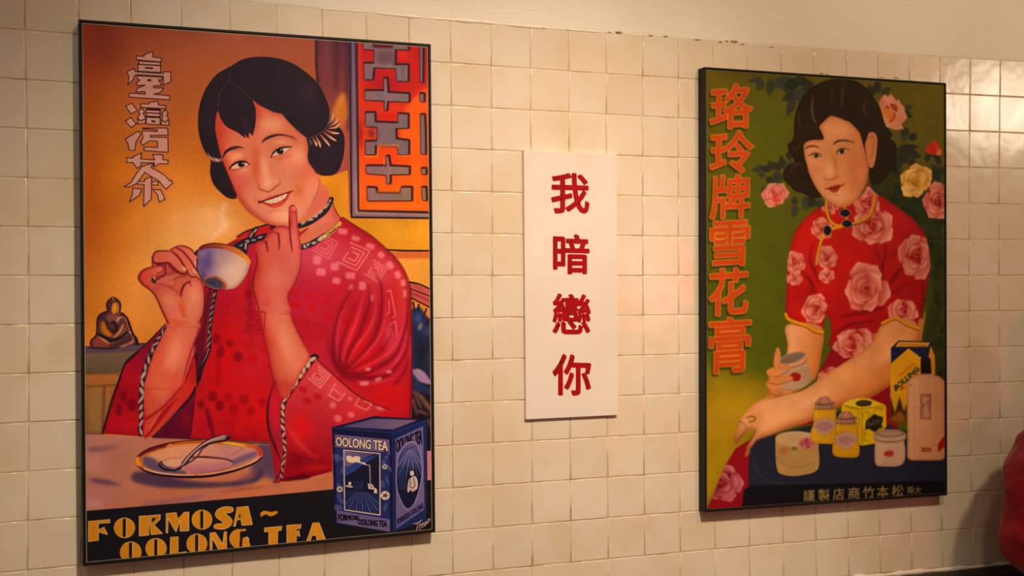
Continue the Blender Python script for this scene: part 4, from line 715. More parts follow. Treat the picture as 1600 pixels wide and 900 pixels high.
# ---------------------------------------------------------------- print 2: face cream advertisement
def paint_cream():
    p = Print([(1102, 108), (1477, 132), (1479, 772), (1103, 798)], -0.030, 1250, (84, 80, 6))
    a = (1085, 100, 3.6); b = (1085, 340, 3.6); c = (1220, 110, 4.089); d = (1360, 120, 3.754); e = (1200, 290, 3.6); f = (1085, 520, 3.104); g = (1260, 520, 3.335); h = (1240, 200, 6.925)
    R = random.Random(11)
    p.v(0, 0, 1)
    p.f([(1200, 100, (92, 78, 4)), (1180, 560, (74, 82, 8))], '1090,90 1500,90 1500,820 1090,820')
    p.g((104, 84, 6), 1115, 125, 20, 60, .7); p.g((78, 92, 6), 1200, 200, 40, 60, .7); p.g((70, 84, 10), 1190, 380, 50, 90, .6); p.g((98, 84, 10), 1440, 170, 40, 60, .6); p.g((70, 60, 6), 1160, 110, 60, 12, .6)
    p.f([(1150, 570, (110, 96, 8)), (1150, 640, (168, 128, 14))], '1090,585 1190,590 1215,640 1160,700 1090,800', 1, .9, 9); p.g((172, 130, 16), 1130, 640, 40, 50, .7); p.g((150, 118, 14), 1110, 720, 24, 60, .8)
    LF, L2 = (38, 40, 30), (52, 56, 50)
    p.f((44, 50, 16), '1395,300 1420,290 1480,300 1480,800 1440,800 1440,560 1450,470 1448,400 1430,350', 1, .9, 5)
    p.f((40, 46, 14), '1375,250 1420,280 1480,330 1480,420 1440,380 1400,330 1370,300', 1, .8, 5)
    def leaf(x, y, L, w, ang, col=None, al=.92):
        cc, n = math.cos(math.radians(ang)), math.sin(math.radians(ang))
        pts = [(0, 0), (.25, -.42), (.55, -.5), (.85, -.22), (1, 0), (.8, .3), (.5, .5), (.2, .36)]
        p.f(col or R.choice([LF, L2, (34, 38, 24), (46, 52, 40)]), [(x+u*L*cc-v*w*n, y+u*L*n+v*w*cc) for u, v in pts], 1, al, .5)
        p.l((70, 74, 56), .5, [(x, y), (x+L*.85*cc, y+L*.85*n)], 0, .35)
    def sprig(x, y, n, L, a0, a1):
        for i in range(n): leaf(x+R.uniform(-3, 3), y+R.uniform(-3, 3), L*R.uniform(.8, 1.2), L*.5, a0+(a1-a0)*i/max(1, n-1)+R.uniform(-12, 12))
    p.v(*a)
    for q in ((375, 80, 75, 32, 165), (380, 85, 70, 50, 110), (430, 80, 100, 50, 95), (460, 80, 70, 60, 60), (470, 80, 120, 60, 20), (500, 90, 110, 60, 60), (560, 150, 90, 60, 110), (570, 160, 90, 40, 150), (560, 190, 110, 45, 110), (590, 100, 90, 70, 160), (600, 130, 90, 80, 90), (560, 80, 90, 60, 20), (620, 90, 80, 60, 60),
              (380, 595, 60, 32, 180), (400, 620, 45, 34, 170), (400, 600, 60, 36, 210), (430, 600, 60, 36, 200), (440, 600, 60, 40, 250), (480, 600, 60, 40, 240), (500, 590, 80, 36, 260), (520, 590, 60, 44, 300), (410, 700, 40, 34, 170), (400, 640, 60, 40, 30), (460, 600, 90, 60, 80), (530, 540, 60, 40, 280),
              (565, 745, 55, 38, 95), (570, 790, 75, 42, 100), (620, 745, 80, 44, 85), (680, 760, 60, 44, 130), (690, 760, 70, 44, 60), (640, 740, 50, 36, 60)): leaf(*q)
    p.v(*d)
    for q in ((40, 100, 90, 44, 270), (60, 100, 70, 40, 330), (20, 110, 70, 44, 240), (190, 190, 60, 34, -20), (200, 200, 60, 36, 45), (210, 350, 60, 50, 250), (225, 370, 60, 46, 320), (215, 370, 50, 40, 210), (150, 430, 130, 50, -10), (160, 440, 90, 60, 45), (160, 450, 100, 60, 90), (210, 440, 90, 50, 20), (120, 480, 90, 60, 60), (230, 480, 60, 40, 60),
              (330, 500, 60, 34, 280), (380, 500, 60, 40, 300), (390, 540, 60, 44, 20), (370, 560, 60, 44, 60), (400, 520, 50, 34, 270)): leaf(*q)
    for k in range(46): leaf(R.uniform(20, 420), R.uniform(560, 900), R.uniform(50, 90), R.uniform(30, 50), R.uniform(0, 360), R.choice([(36, 44, 18), (30, 36, 16), (48, 56, 26), (40, 44, 30)]), .8)
    p.v(*e)
    for k in range(70):
        x = R.uniform(880, 1000); leaf(x, R.uniform(180, 1500), R.uniform(40, 80), R.uniform(26, 44), R.uniform(0, 360), R.choice([(32, 42, 14), (24, 30, 14), (44, 56, 22), (56, 66, 20)]), .75)

    def rose(x, y, r, lt, md, dk, ang=0, squash=1., al=1., petals=6, clip=None):
        cc, n = math.cos(math.radians(ang)), math.sin(math.radians(ang))
        def tf(u, v): return (x+(u*cc-v*squash*n)*r, y+(u*n+v*squash*cc)*r)
        hi = tuple(min(255, v_+16) for v_ in lt)
        p.e(dk, x, y, r*.6, r*.6*squash, ang, al, .4, clip)
        for ring, (rr, k, c0) in enumerate(((1., petals, .30), (.70, 4, .16), (.44, 3, .06))):
            for i in range(k):
                t = 2*math.pi*(i+.45*ring)/k+R.uniform(-.2, .2); o_ = rr*R.uniform(.88, 1.1); hw = math.pi/k*R.uniform(1.1, 1.35)
                cx, cy = c0*math.cos(t), c0*math.sin(t)
                pts = [tf(cx, cy)]+[tf(o_*q*math.cos(t+hw*s_), o_*q*math.sin(t+hw*s_)) for s_, q in ((-1, .66), (-.8, .92), (-.35, 1.0), (.0, 1.08), (.3, .97), (.75, .94), (1, .66))]
                a0 = tf(o_*.35*math.cos(t), o_*.35*math.sin(t)); a1 = tf(o_*.95*math.cos(t), o_*.95*math.sin(t))
                g0 = R.choice([dk, tuple((u_+2*v_)/3 for u_, v_ in zip(lt, dk))])
                p.f([(a0[0], a0[1], g0), (a1[0], a1[1], R.choice([lt, lt, hi, tuple((u_+v_)/2 for u_, v_ in zip(lt, md))]))], pts, 1, al, .35, clip)
                m_ = tf(o_*.6*math.cos(t), o_*.6*math.sin(t)); m2 = tf(o_*.98*math.cos(t+.1), o_*.98*math.sin(t+.1))
                p.l(md, (1.6, .6), [m_, m2], 0, al*.55, .8, clip)
                p.l(dk, .7, [tuple(q) for q in pts[1:4]], 1, al*.35, .3, clip)
                p.l(hi, 1.0, [tf(o_*.95*q*math.cos(t+hw*s_*.9), o_*.95*q*math.sin(t+hw*s_*.9)) for s_, q in ((-.75, .93), (0, 1.05), (.75, .95))], 1, al*.75, .35, clip)
        p.e(dk, x, y, r*.12, r*.10*squash, ang, al*.9, .4, clip)
        p.l(lt, 1.1, [tf(.16*math.cos(t_*.8)*t_/5, .16*math.sin(t_*.8)*t_/5) for t_ in range(1, 8)], 1, al*.9, .2, clip)
    PK = ((214, 132, 108), (196, 92, 78), (160, 40, 34)); YE = ((222, 176, 96), (204, 146, 52), (166, 96, 20)); DP = ((212, 132, 112), (194, 84, 74), (150, 16, 16))
    # loose roses
    p.v(*d)
    p.f((206, 130, 102), '48,150 80,102 100,118 120,100 150,140 165,132 180,160 200,180 200,200 216,240 180,280 198,305 150,312 120,305 90,290 70,230'); p.f((150, 50, 20), '80,190 110,160 150,165 155,210 120,240 90,235', 1, .9, .6)
    p.f((206, 116, 40), '75,200 100,185 130,205 130,240 105,250 80,230', 1, .95, .5); p.l((226, 160, 130), 2, '105,160 125,195 160,215', a=.9); p.f((176, 70, 26), '110,255 145,225 150,250 115,270', 1, .9, .5); p.l((176, 90, 60), 1, '130,210 170,240 190,290', a=.6); p.l((176, 90, 60), 1, '70,140 90,170 75,220', a=.6); p.l((226, 160, 130), 1.5, '90,290 130,270 160,225', a=.8)
    p.g((190, 96, 70), 65, 160, 14, 40, .6)
    rose(265, 610, 92, *YE, ang=20, squash=1.1); rose(395, 730, 84, *DP, ang=10, squash=1.3)
    p.l((150, 30, 30), .8, '425,640 430,660 420,680 432,700 424,720', 0, a=.8)
    p.f((190, 40, 16), '325,410 350,395 370,370 400,400 416,440 405,468 380,462 350,455 328,440', 1); p.f((206, 110, 60), '385,450 400,420 416,440 405,470 390,470', 1, .9, .5); p.l((120, 20, 12), 1, '350,400 365,430 385,455', a=.7); p.f((34, 40, 26), '350,455 400,462 410,475 380,480', 1)
    p.v(*a)
    rose(455, 735, 64, (210, 128, 118), (196, 96, 86), (170, 40, 34), ang=60, squash=1.15)
    p.g((190, 40, 40), 455, 765, 18, 24, .7)
    # ---- dress
    p.v(*e)
    DRS = '320,110 260,140 200,190 150,260 128,330 110,420 104,560 98,700 100,730 150,770 220,790 300,830 318,760 325,720 350,760 355,830 340,900 500,960 640,900 640,780 720,740 850,810 880,640 912,460 905,350 880,270 820,190 740,130 640,60 600,40 560,-10 540,40 500,80 430,120 380,120 340,90'
    p.f([(200, 300, (186, 20, 14)), (700, 800, (160, 12, 16))], DRS, 0); MD = p.mask(DRS)
    p.v(*f); lap = '640,120 700,0 807,-40 980,60 985,320 985,470 900,420 700,350 620,430 420,470 300,540 270,740 250,880 50,880 150,640 200,560 330,480 560,400 600,200'
    p.f((134, 10, 24), lap, 0)
    p.v(*e)
    p.g((196, 28, 14), 220, 380, 60, 120, .6, 0, MD); p.g((190, 18, 10), 480, 400, 120, 90, .6, 0, MD); p.g((120, 4, 14), 240, 620, 30, 90, .5, 0, MD); p.g((196, 24, 18), 760, 200, 80, 60, .6, 0, MD)
    FD = (84, 4, 8)
    for w_, s_, a_ in (((1, 3.4, 1), '250,330 235,420 270,500 290,560', .8), ((1, 4, 1), '190,480 240,540 260,600', .8), ((1, 5, 3), '650,300 660,380 640,480 650,620 640,700', .8), ((1, 3, 1), '600,330 620,400 640,440', .7), ((1, 5, 2), '660,590 720,500 760,460', .75), ((1, 4, 1), '650,640 720,590 790,540', .6), ((2, 6, 2), '400,740 500,720 620,690 650,660', .6), ((2, 5, 2), '360,840 460,780 600,760', .6), ((1, 3, 1), '680,420 720,370 760,340', .5), ((2, 4, 2), '865,520 870,600 855,720', .6)):
        p.l(FD, w_, s_, 1, a_, 1.6, MD)
    p.rim(MD, (110, 4, 10), 5, .55)
    # dress roses
    for q in ((550, 580, 122, 5, 1.15), (835, 395, 98, 10, 1.35), (590, 220, 112, 30, 1.0), (150, 430, 62, 80, .9), (330, 400, 64, 60, .9), (300, 240, 62, 40, .9), (560, 90, 74, 20, 1.1), (265, 690, 84, -60, .8), (760, 700, 88, 15, .75), (510, 860, 110, 0, .6), (350, 120, 44, 0, 1.), (330, 500, 44, 30, 1.), (150, 520, 44, 60, 1.)):
        rose(q[0], q[1], q[2], *DP, ang=q[3], squash=q[4], clip=MD, al=.95)
    p.v(*f)
    ML = p.mask(lap); rose(130, 720, 92, (176, 96, 100), (160, 60, 66), (116, 14, 28), ang=-50, squash=1.2, clip=ML); rose(650, 210, 60, *DP, ang=-20, squash=.6, clip=ML); rose(760, 60, 84, *DP, ang=0, squash=.7, clip=ML); rose(740, 330, 70, *DP, ang=-30, squash=.6, clip=ML, al=.7)
    # ---- arms
    SKL, SKD = (222, 154, 108), (160, 82, 34)
    p.v(*f)
    ua = '450,-40 452,60 448,150 500,270 560,240 590,210 612,120 616,-30'
    p.f([(460, 50, SKL), (600, 100, (196, 112, 54))], ua, 1); M1 = p.mask(ua, 1); p.rim(M1, (150, 76, 30), 4, .5)
    p.f((180, 110, 70), '1086,-60 1086,20 1098,40 1110,-60', 1)
    fa = '866,40 800,95 640,200 520,280 400,300 310,330 250,380 215,430 200,480 190,520 205,540 250,480 300,470 260,540 245,600 270,580 320,520 380,500 440,470 560,430 700,360 820,330 960,250 1060,170 1085,80 1086,-30 1040,-70 970,-70 909,-44 880,10'
    p.f([(600, 200, (222, 154, 106)), (760, 420, (200, 114, 52))], fa, 1); M2 = p.mask(fa, 1)
    p.g((230, 166, 122), 560, 330, 120, 24, .8, -24, M2); p.g((228, 162, 116), 960, 80, 120, 40, .8, -32, M2); p.rim(M2, (140, 66, 22), 6, .75, 0, -3); p.g((170, 84, 28), 640, 390, 140, 14, .6, -20, M2)
    p.g((206, 128, 70), 300, 400, 50, 50, .6, 0, M2)
    for s_ in ('250,480 225,500 205,540', '300,470 275,520 250,590', '330,490 300,540 275,575', '215,430 240,440 255,470'): p.l((120, 60, 24), (1, 1.6, .8), s_, a=.7, b=.4)
    p.l((110, 80, 20), 2.2, '255,412 275,404 295,412 285,428 262,430', a=.9, b=.3)
    # hand with the open jar
    hn = '402,68 388,100 382,150 386,175 360,190 355,215 372,235 352,250 358,280 375,290 358,310 370,320 410,310 470,290 520,270 540,240 480,180 430,160 415,120 415,90'
    p.f([(370, 200, (206, 124, 66)), (450, 230, (218, 140, 84))], hn, 1); MH = p.mask(hn, 1); p.rim(MH, (140, 66, 22), 2.5, .7)
    p.f([(430, 200, (176, 140, 110)), (560, 200, (160, 124, 96))], '425,160 470,165 520,150 548,140 558,180 570,225 545,255 490,278 440,278 425,270', 1); p.e((150, 116, 96), 472, 122, 72, 26, -17); p.e((116, 92, 78), 474, 122, 60, 19, -17, 1, .3); p.l((190, 150, 126), 1.2, '402,140 420,152 470,152 520,136 545,110', a=.8); p.l((96, 66, 50), 1, '402,120 404,150 430,165 480,164 530,145 546,120', a=.8)
    p.l((186, 148, 120), (4, 4), '430,178 480,180 545,155', b=1, a=.6); p.f((150, 20, 14), '465,205 480,192 500,195 515,205 510,228 490,235 470,225', 1); p.l((120, 80, 50), 1, '440,275 490,277 548,252 568,225', a=.7)
    for s_, w_ in (('360,190 390,178 430,165 460,175', 9), ('356,248 400,225 440,218 470,222', 10), ('362,305 400,290 430,278', 10)): p.l((200, 120, 66), (8, w_, 6), s_, b=.3); p.l((130, 62, 24), 1, s_.replace('190', '212', 1) if s_.startswith('360') else s_, a=0)
    p.f((204, 124, 70), '402,68 388,100 383,150 400,160 415,130 416,92', 1); p.l((120, 60, 22), (1, 1.4, 1), '402,68 388,100 382,150 390,175', a=.7, b=.3)
    for s_ in ('358,208 400,212 440,192 462,180', '352,250 358,240 400,250 450,238 475,226', '358,308 370,296 400,305 430,292'): p.l((130, 60, 24), (1, 1.4, .8), s_, a=.75, b=.4)
    # sleeve trims
    p.v(*e)
    TR = (206, 136, 20)
    p.l((120, 60, 10), 6.4, '98,722 115,752 160,772 215,788 265,818 308,826'); p.l(TR, 4.6, '98,722 115,750 160,770 215,786 265,815 308,824'); p.l((120, 60, 10), 6, '640,776 690,752 722,745 770,775 845,805'); p.l(TR, 4.4, '640,774 690,750 722,743 770,773 847,803'); p.l((180, 110, 20), 3, '882,715 875,760 862,830', a=.9)
    # ---- neck collar
    p.v(*e)
    p.l((110, 50, 8), 5.4, '330,85 335,150 350,195 385,225 430,222 500,210 560,180 590,130 605,50'); p.l(TR, 4, '328,85 332,150 348,195 385,223 430,220 500,206 558,178 588,128 603,48'); p.l(TR, 4, '430,120 440,175 445,220'); p.l(TR, 4.2, '440,220 390,235 340,250 305,295 285,360 272,440'); p.l((120, 60, 10), 1, '312,300 292,360 278,440', a=.7)
    for x, y, rx, ry, r_ in ((432, 154, 27, 20, 0), (444, 214, 26, 20, 0), (333, 252, 21, 26, 0)): p.e((150, 110, 60), x, y, rx+5, ry+5); p.e((14, 16, 28), x, y, rx, ry); p.e((70, 70, 84), x-6, y-6, 5, 3, 0, .8, .4)
    # ---- hair and face
    p.v(*c)
    HR = (38, 24, 8)
    hr = '330,55 250,80 180,120 130,180 100,250 85,330 82,420 70,450 45,470 50,510 80,560 85,590 40,610 15,650 20,700 60,740 90,770 150,790 200,815 260,810 300,780 400,760 520,640 560,620 570,720 620,728 670,690 700,650 736,640 736,480 700,440 712,410 690,380 660,340 640,260 610,200 560,130 500,80 430,58'
    p.f(HR, hr, 1); MHr = p.mask(hr, 1); p.rim(MHr, (24, 16, 6), 4, .5)
    for s_, w_, al in (('205,160 198,230 205,300 240,370', (1, 3.4, 1.4), .8), ('120,260 112,310 125,370', (1, 3, 1), .4), ('330,90 325,160 320,240', (1, 2, 1), .35), ('400,90 392,160 385,240', (2, 5, 2), .35), ('540,180 530,240 545,300', (2, 5, 2), .3), ('60,640 100,600 140,600', (1, 3, 1), .4), ('60,500 100,500 130,450', (1, 3, 1), .3)): p.l((124, 84, 62), w_, s_, 1, al, 1.2, MHr)
    for s_ in ('100,660 140,690 200,700', '600,640 650,600 700,560', '60,560 100,570 140,560'): p.l((20, 12, 4), (1, 4, 1), s_, 1, .7, 1.5, MHr)
    fc = '148,470 150,540 165,600 185,670 225,750 270,810 320,850 370,875 420,870 470,840 510,790 545,720 555,660 560,610 530,490 500,390 440,330 380,305 320,290 280,320 245,360 262,400 270,440 200,445'
    p.f([(200, 500, (218, 144, 100)), (520, 600, (208, 124, 74))], fc, 1); MF = p.mask(fc, 1)
    p.g((206, 122, 84), 220, 640, 40, 60, .7, 0, MF); p.g((196, 106, 64), 480, 620, 60, 90, .6, 0, MF); p.g((228, 160, 116), 360, 800, 80, 50, .9, 0, MF); p.g((224, 154, 106), 380, 380, 90, 40, .7, 0, MF); p.g((228, 158, 112), 310, 640, 30, 60, .9, 0, MF); p.g((190, 96, 46), 350, 590, 14, 70, .5, 0, MF)
    p.rim(MF, (150, 74, 26), 4, .6)
    p.f((200, 122, 74), '560,400 590,395 612,420 615,470 605,560 590,615 570,622 555,600 545,540 535,470 540,430', 1); p.l((160, 86, 44), (1, 2.4, 2, 1), '560,440 580,420 595,450 585,520 572,560', b=.6, a=.8); p.l((120, 60, 24), (1, 1.2), '536,470 548,560 560,620', a=.6, b=.4)
    p.f(HR, '148,475 155,430 200,440 262,440 270,438 256,395 240,360 200,330 130,400', 1); p.f(HR, '318,285 380,306 440,330 480,370 505,400 530,490 560,400 520,300 400,260', 0)
    p.v(*h)
    p.l((60, 40, 14), (.6, 2, 2.2, 1.6, .8), '122,228 150,207 190,195 235,198 275,212', b=.2); p.l((40, 26, 8), (.6, 2.4, 2, 1.6, .6), '425,182 460,150 510,136 580,138 655,156', b=.2)
    p.f((196, 146, 96), '165,303 200,285 240,280 280,290 290,308 250,318 200,322', 1); p.e((24, 18, 8), 243, 300, 22, 21); p.e((170, 140, 100), 236, 294, 4, 4); p.l((50, 32, 14), (.6, 1.6, 1.6, 1), '150,303 185,290 210,278 245,272 280,285 296,310', b=.2); p.l((130, 76, 36), 1, '190,318 240,326 285,315', a=.6, b=.4)
    p.f((204, 152, 104), '465,278 490,245 530,230 570,238 590,236 560,262 520,280 480,288', 1); p.e((24, 16, 6), 520, 252, 24, 26); p.e((170, 140, 100), 512, 245, 4, 4); p.l((44, 28, 12), (1, 1.8, 1.8, 1.2, .6), '462,280 475,250 510,228 550,226 600,232', b=.2); p.l((140, 80, 40), 1, '470,288 510,292 560,270', a=.6, b=.4)
    p.l((150, 80, 36), (1, 2, 1), '160,285 200,262 250,256', a=.4, b=.8); p.l((150, 80, 36), (1, 2, 1), '460,250 500,215 570,210', a=.4, b=.8)
    p.l((160, 84, 40), (1, 1.6, 1.6, 1), '318,535 350,552 395,562 440,550 480,520', b=.6, a=.85); p.l((166, 88, 36), (1, 3, 2), '400,240 425,330 440,420', b=2, a=.5); p.l((216, 146, 102), (2, 4, 3), '360,330 365,420 370,500', b=2, a=.6); p.g((160, 80, 40), 450, 528, 30, 10, .5)
    p.f((164, 44, 18), '372,655 400,632 430,625 455,615 480,612 512,620 495,655 475,685 440,700 405,688', 1); p.l((96, 16, 8), (1, 1.4, 1.8, 1.4, 1), '335,658 372,655 430,652 470,645 545,606', b=.2); p.e((80, 30, 14), 543, 607, 7, 6, 0, .8, .4); p.l((196, 84, 44), 1.6, '415,672 445,682 470,668', a=.7, b=.5); p.g((170, 90, 44), 460, 720, 50, 12, .5)
    # ---- table with bottles
    p.v(*f)
    NV = (30, 32, 50)
    p.f(NV, '270,560 300,520 420,480 560,450 700,380 800,370 985,470 1240,500 1240,860 330,860 235,860 262,740 262,640', 0, 1, .8); p.l((52, 54, 76), 3, '280,620 330,700 480,745 700,760', b=2, a=.6); p.f((16, 14, 22), '240,760 270,740 1260,716 1260,900 60,900 60,855 230,845', 0)
    p.f((120, 10, 26), '60,850 70,800 250,740 240,850', 0, .0)
    # round cream pot
    p.f((168, 128, 74), '392,540 395,500 430,482 490,476 550,482 595,500 602,560 598,660 520,690 440,690 400,660', 1); p.e((186, 148, 104), 495, 515, 100, 38); rose(545, 535, 38, (176, 96, 100), (150, 50, 60), (110, 20, 36), squash=.7); p.g((150, 84, 30), 430, 570, 30, 24, .7); p.e((70, 90, 50), 485, 560, 14, 8, 20, .8, .4); p.l((120, 84, 46), 1.2, '396,600 440,640 520,650 600,620', a=.6, b=.5)
    G3 = (1240, 600, 6.43); G4 = (1380, 525, 6.67)
    p.v(*G3)
    # small yellow box
    p.f((206, 164, 10), '480,205 560,160 640,140 760,145 925,210 930,430 880,470 850,590 690,618 480,560'); p.f((200, 156, 10), '480,205 680,245 690,618 480,560', 0, .9); p.f((214, 176, 24), '480,205 560,160 640,140 760,145 925,210 680,250')
    p.l((90, 70, 6), 1, '480,205 680,250 925,212', 0, a=.7); p.l((110, 84, 6), 1, '680,250 690,618', 0, a=.7)
    p.f((24, 20, 14), '620,190 660,165 720,160 785,180 760,215 680,225 640,215', 1, .9, .5); p.f((20, 18, 14), '730,370 770,330 810,300 850,320 890,330 895,370 880,400 890,440 850,450 830,480 790,470 760,450 720,450', 1, .95, .6)
    for k in range(9): p.l((150, 140, 110), .9, [(745+k*15, 420-k*5+R.uniform(-10, 10)), (755+k*15, 370-k*3+R.uniform(-8, 40))], 0, a=.8)
    for k in range(5): p.l((130, 120, 90), .8, [(655+k*22, 200), (665+k*22, 185)], 0, a=.8)
    for s_ in ('700,340 690,300 730,280 760,300 745,330', '800,270 830,245 880,250 890,290', '580,260 600,240 640,260 650,300', '640,330 660,360 650,400', '860,440 890,430 900,410', '710,500 705,560 740,570', '720,450 700,480 730,500', '520,220 560,240 600,230', '850,250 900,240'): p.l((110, 86, 8), 1.1, s_, a=.8, b=.3)
    # two shaker bottles
    for dx, dy, sx, sy in ((0, 0, 1, 1), (218, 148, 1.02, .98)):
        def q(s_): return [(215+dx+(x-215)*sx, 120+dy+(y-120)*sy) for x, y in P_(s_)]
        p.f([(200, 300, (206, 150, 18)), (420, 320, (190, 134, 14))], q('205,250 410,248 425,300 430,420 440,520 420,590 330,600 190,580 170,480 195,400 200,300'), 1)
        M_ = p.mask(q('205,250 410,248 425,300 430,420 440,520 420,590 330,600 190,580 170,480 195,400 200,300'), 1); p.rim(M_, (130, 84, 10), 2.4, .5)
        p.f((150, 108, 88), q('215,200 225,175 260,135 310,122 350,130 385,170 405,185 408,240 380,252 230,250 213,235'), 1); p.f((180, 110, 90), q('250,150 310,126 350,150 345,185 270,185'), 1, .9, .6); p.l((70, 40, 26), 1.6, q('215,195 260,205 340,205 405,190'), a=.85, b=.3); p.l((74, 44, 28), 1, q('268,205 262,170 285,135'), a=.6); p.l((74, 44, 28), 1, q('345,204 350,170 330,132'), a=.6)
        p.l((90, 56, 36), 1.4, q('215,240 270,252 350,252 408,240'), a=.8, b=.3); p.l((186, 150, 130), 2, q('230,215 232,240'), 0, a=.6, b=.4); p.l((100, 66, 48), 2, q('380,200 382,245'), 0, a=.7, b=.4); p.l((228, 184, 90), 1.6, q('225,270 222,330'), a=.7, b=.5)
        p.f((178, 136, 124), q('270,350 310,325 350,350 410,370 405,420 370,480 310,510 240,480 205,430 205,375'), 1, .95, .5); p.f((150, 100, 100), q('225,400 310,370 390,395 385,440 310,475 240,450'), 1, .7, 1.2); p.l((140, 92, 92), .9, q('270,355 310,330 350,355 408,372 404,420 370,478 310,508 242,480 207,430 206,378 270,355'), a=.7)
    # glass jar of cream
    p.f((186, 146, 122), '800,520 810,480 900,455 1040,458 1120,490 1128,530 1110,580 1120,640 1115,760 1060,820 900,828 820,800 812,640 820,580', 1); p.rim(p.mask('800,520 810,480 900,455 1040,458 1120,490 1128,530 1110,580 1120,640 1115,760 1060,820 900,828 820,800 812,640 820,580', 1), (110, 76, 60), 2.4, .5)
    p.e((130, 102, 88), 960, 500, 148, 36); p.e((166, 130, 112), 965, 496, 120, 24, 0, 1, .4); p.l((90, 64, 52), (1, 2, 1), '805,540 880,575 1000,580 1110,560', b=.4, a=.8); p.l((214, 176, 156), 1.4, '820,600 900,620 1040,618', a=.6, b=.4)
    p.f((164, 34, 40), '900,700 930,672 980,668 1005,690 990,722 930,722', 1, .95, .6); p.l((120, 90, 50), 1, '920,735 990,735', a=.6)
    # blue and yellow carton
    p.v(*G4)
    YL = (208, 146, 16)
    p.f((22, 28, 60), '78,122 160,45 500,58 525,90 470,230 240,420 80,290'); p.f(YL, '78,285 258,128 400,232 400,400 250,470 240,860 72,880 70,640'); p.f((214, 150, 30), '120,110 165,58 485,66 462,110'); p.l((150, 60, 20), 2.2, '165,88 440,96', 0, a=.6, b=.4); p.l((40, 40, 50), 1, '78,122 470,130 490,62', 0, a=.8)
    p.f((200, 126, 24), '492,92 535,210 538,400 500,400 466,225'); p.l((206, 160, 80), 1, '258,128 400,232', 0, a=.5)
    p.f((40, 20, 14), '70,620 120,800 168,630 215,790 240,700 244,900 70,900', 0, .9, .8); p.f((190, 110, 20), '70,860 120,815 172,770 225,840 240,900 70,900', 0, .6, 2); p.f(YL, '90,600 155,600 125,770', 0, .5, 1.)
    p.text((36, 50, 40), 'BOLLING', '108,520 345,318 378,352 125,575', .5); 
    for k in range(9): p.l((180, 60, 20), 1.4, [(160+k*19, 415-k*15), (175+k*19, 405-k*15)], 0, a=.8, b=.3)
    for k in range(5): p.l((180, 84, 24), 1, [(240+k*17, 330-k*13), (250+k*17, 322-k*13)], 0, a=.6, b=.3)
    p.l((180, 50, 20), 3.4, '184,555 214,528', 0, b=.4); p.l((180, 50, 20), 3.4, '322,416 352,396', 0, b=.4)
    # tall lotion bottle
    p.v(*g)
    bo = '524,262 535,240 560,222 594,214 645,212 690,225 716,248 720,262 722,640 712,658 690,664 550,664 530,656 524,640'
    p.f([(530, 400, (206, 150, 112)), (720, 420, (188, 128, 88))], bo, 0); p.rim(p.mask(bo), (140, 84, 44), 2.5, .6)
    p.f((18, 14, 12), '594,135 604,130 640,128 646,140 650,210 594,212', 0, 1, .3); p.l((70, 62, 54), 1, '602,142 640,140', 0, a=.6); p.f((150, 92, 76), '590,316 650,316 650,450 590,450'); p.f((186, 134, 104), '604,330 640,338 626,380 640,430 606,440 612,390', 1, .8, .8); p.l((110, 50, 50), 2, '606,384 626,360 640,350', b=.5, a=.7); p.l((110, 50, 50), 1.4, '600,330 640,330', 0, a=.5, b=.4); p.f((130, 60, 40), '598,596 650,598 650,620 598,620', 0, .9); p.l((186, 126, 96), 2, '604,609 645,610', 0, a=.6, b=.4)
    p.f((150, 20, 20), '684,580 720,530 720,590 684,622'); p.l((150, 100, 64), .8, '560,225 562,650', 0, a=.4); p.l((150, 100, 64), .8, '670,225 672,650', 0, a=.4); p.e((60, 40, 24), 542, 272, 4, 3)
    # ---- lettering
    p.v(0, 0, 1)
    for ch, (x0, y0, x1, y1) in zip('珞玲牌雪花膏', ((1111, 132, 1175, 200), (1111, 205, 1176, 270), (1111, 273, 1171, 340), (1110, 345, 1170, 415), (1109, 419, 1168, 491), (1108, 495, 1172, 581))):
        q = lambda o, oy: '%f,%f %f,%f %f,%f %f,%f' % (x0+o+1, y0+oy+3, x1+o+1, y0+oy-1, x1+o-1, y1+oy-2, x0+o-1, y1+oy+2)
        p.text((34, 34, 6), ch, q(-2, 3), 2.4, b=.9, a=.8); p.text((204, 136, 50), ch, q(0, 0), 2.1); p.text((184, 62, 12), ch, q(0, 0), 1.2)
    p.v(0, 0, 1)
    GO = (130, 106, 60)
    for ch, x in zip('謹製店商竹本松', (1264, 1287, 1310, 1334, 1357, 1379, 1402)):
        s_ = 8.6+(x-1264)*.005; y = 774-(x-1264)*.052; p.text(GO, ch, [(x-s_, y-s_), (x+s_, y-s_-.5), (x+s_, y+s_-.5), (x-s_, y+s_)], .35)
    for ch, x in (('阪', 1423), ('大', 1434)): p.text(GO, ch, [(x-5, 760), (x+5, 759.5), (x+5, 770.5), (x-5, 771)], .2)
    p.l((70, 76, 50), .7, '1104,795 1200,789 1478,770', 0, a=.6)
    p.noise(.02, 24, 4); p.noise(.008, 3, 5)
    p.img[:] = _blur(p.img, .45*p.k)
    return p
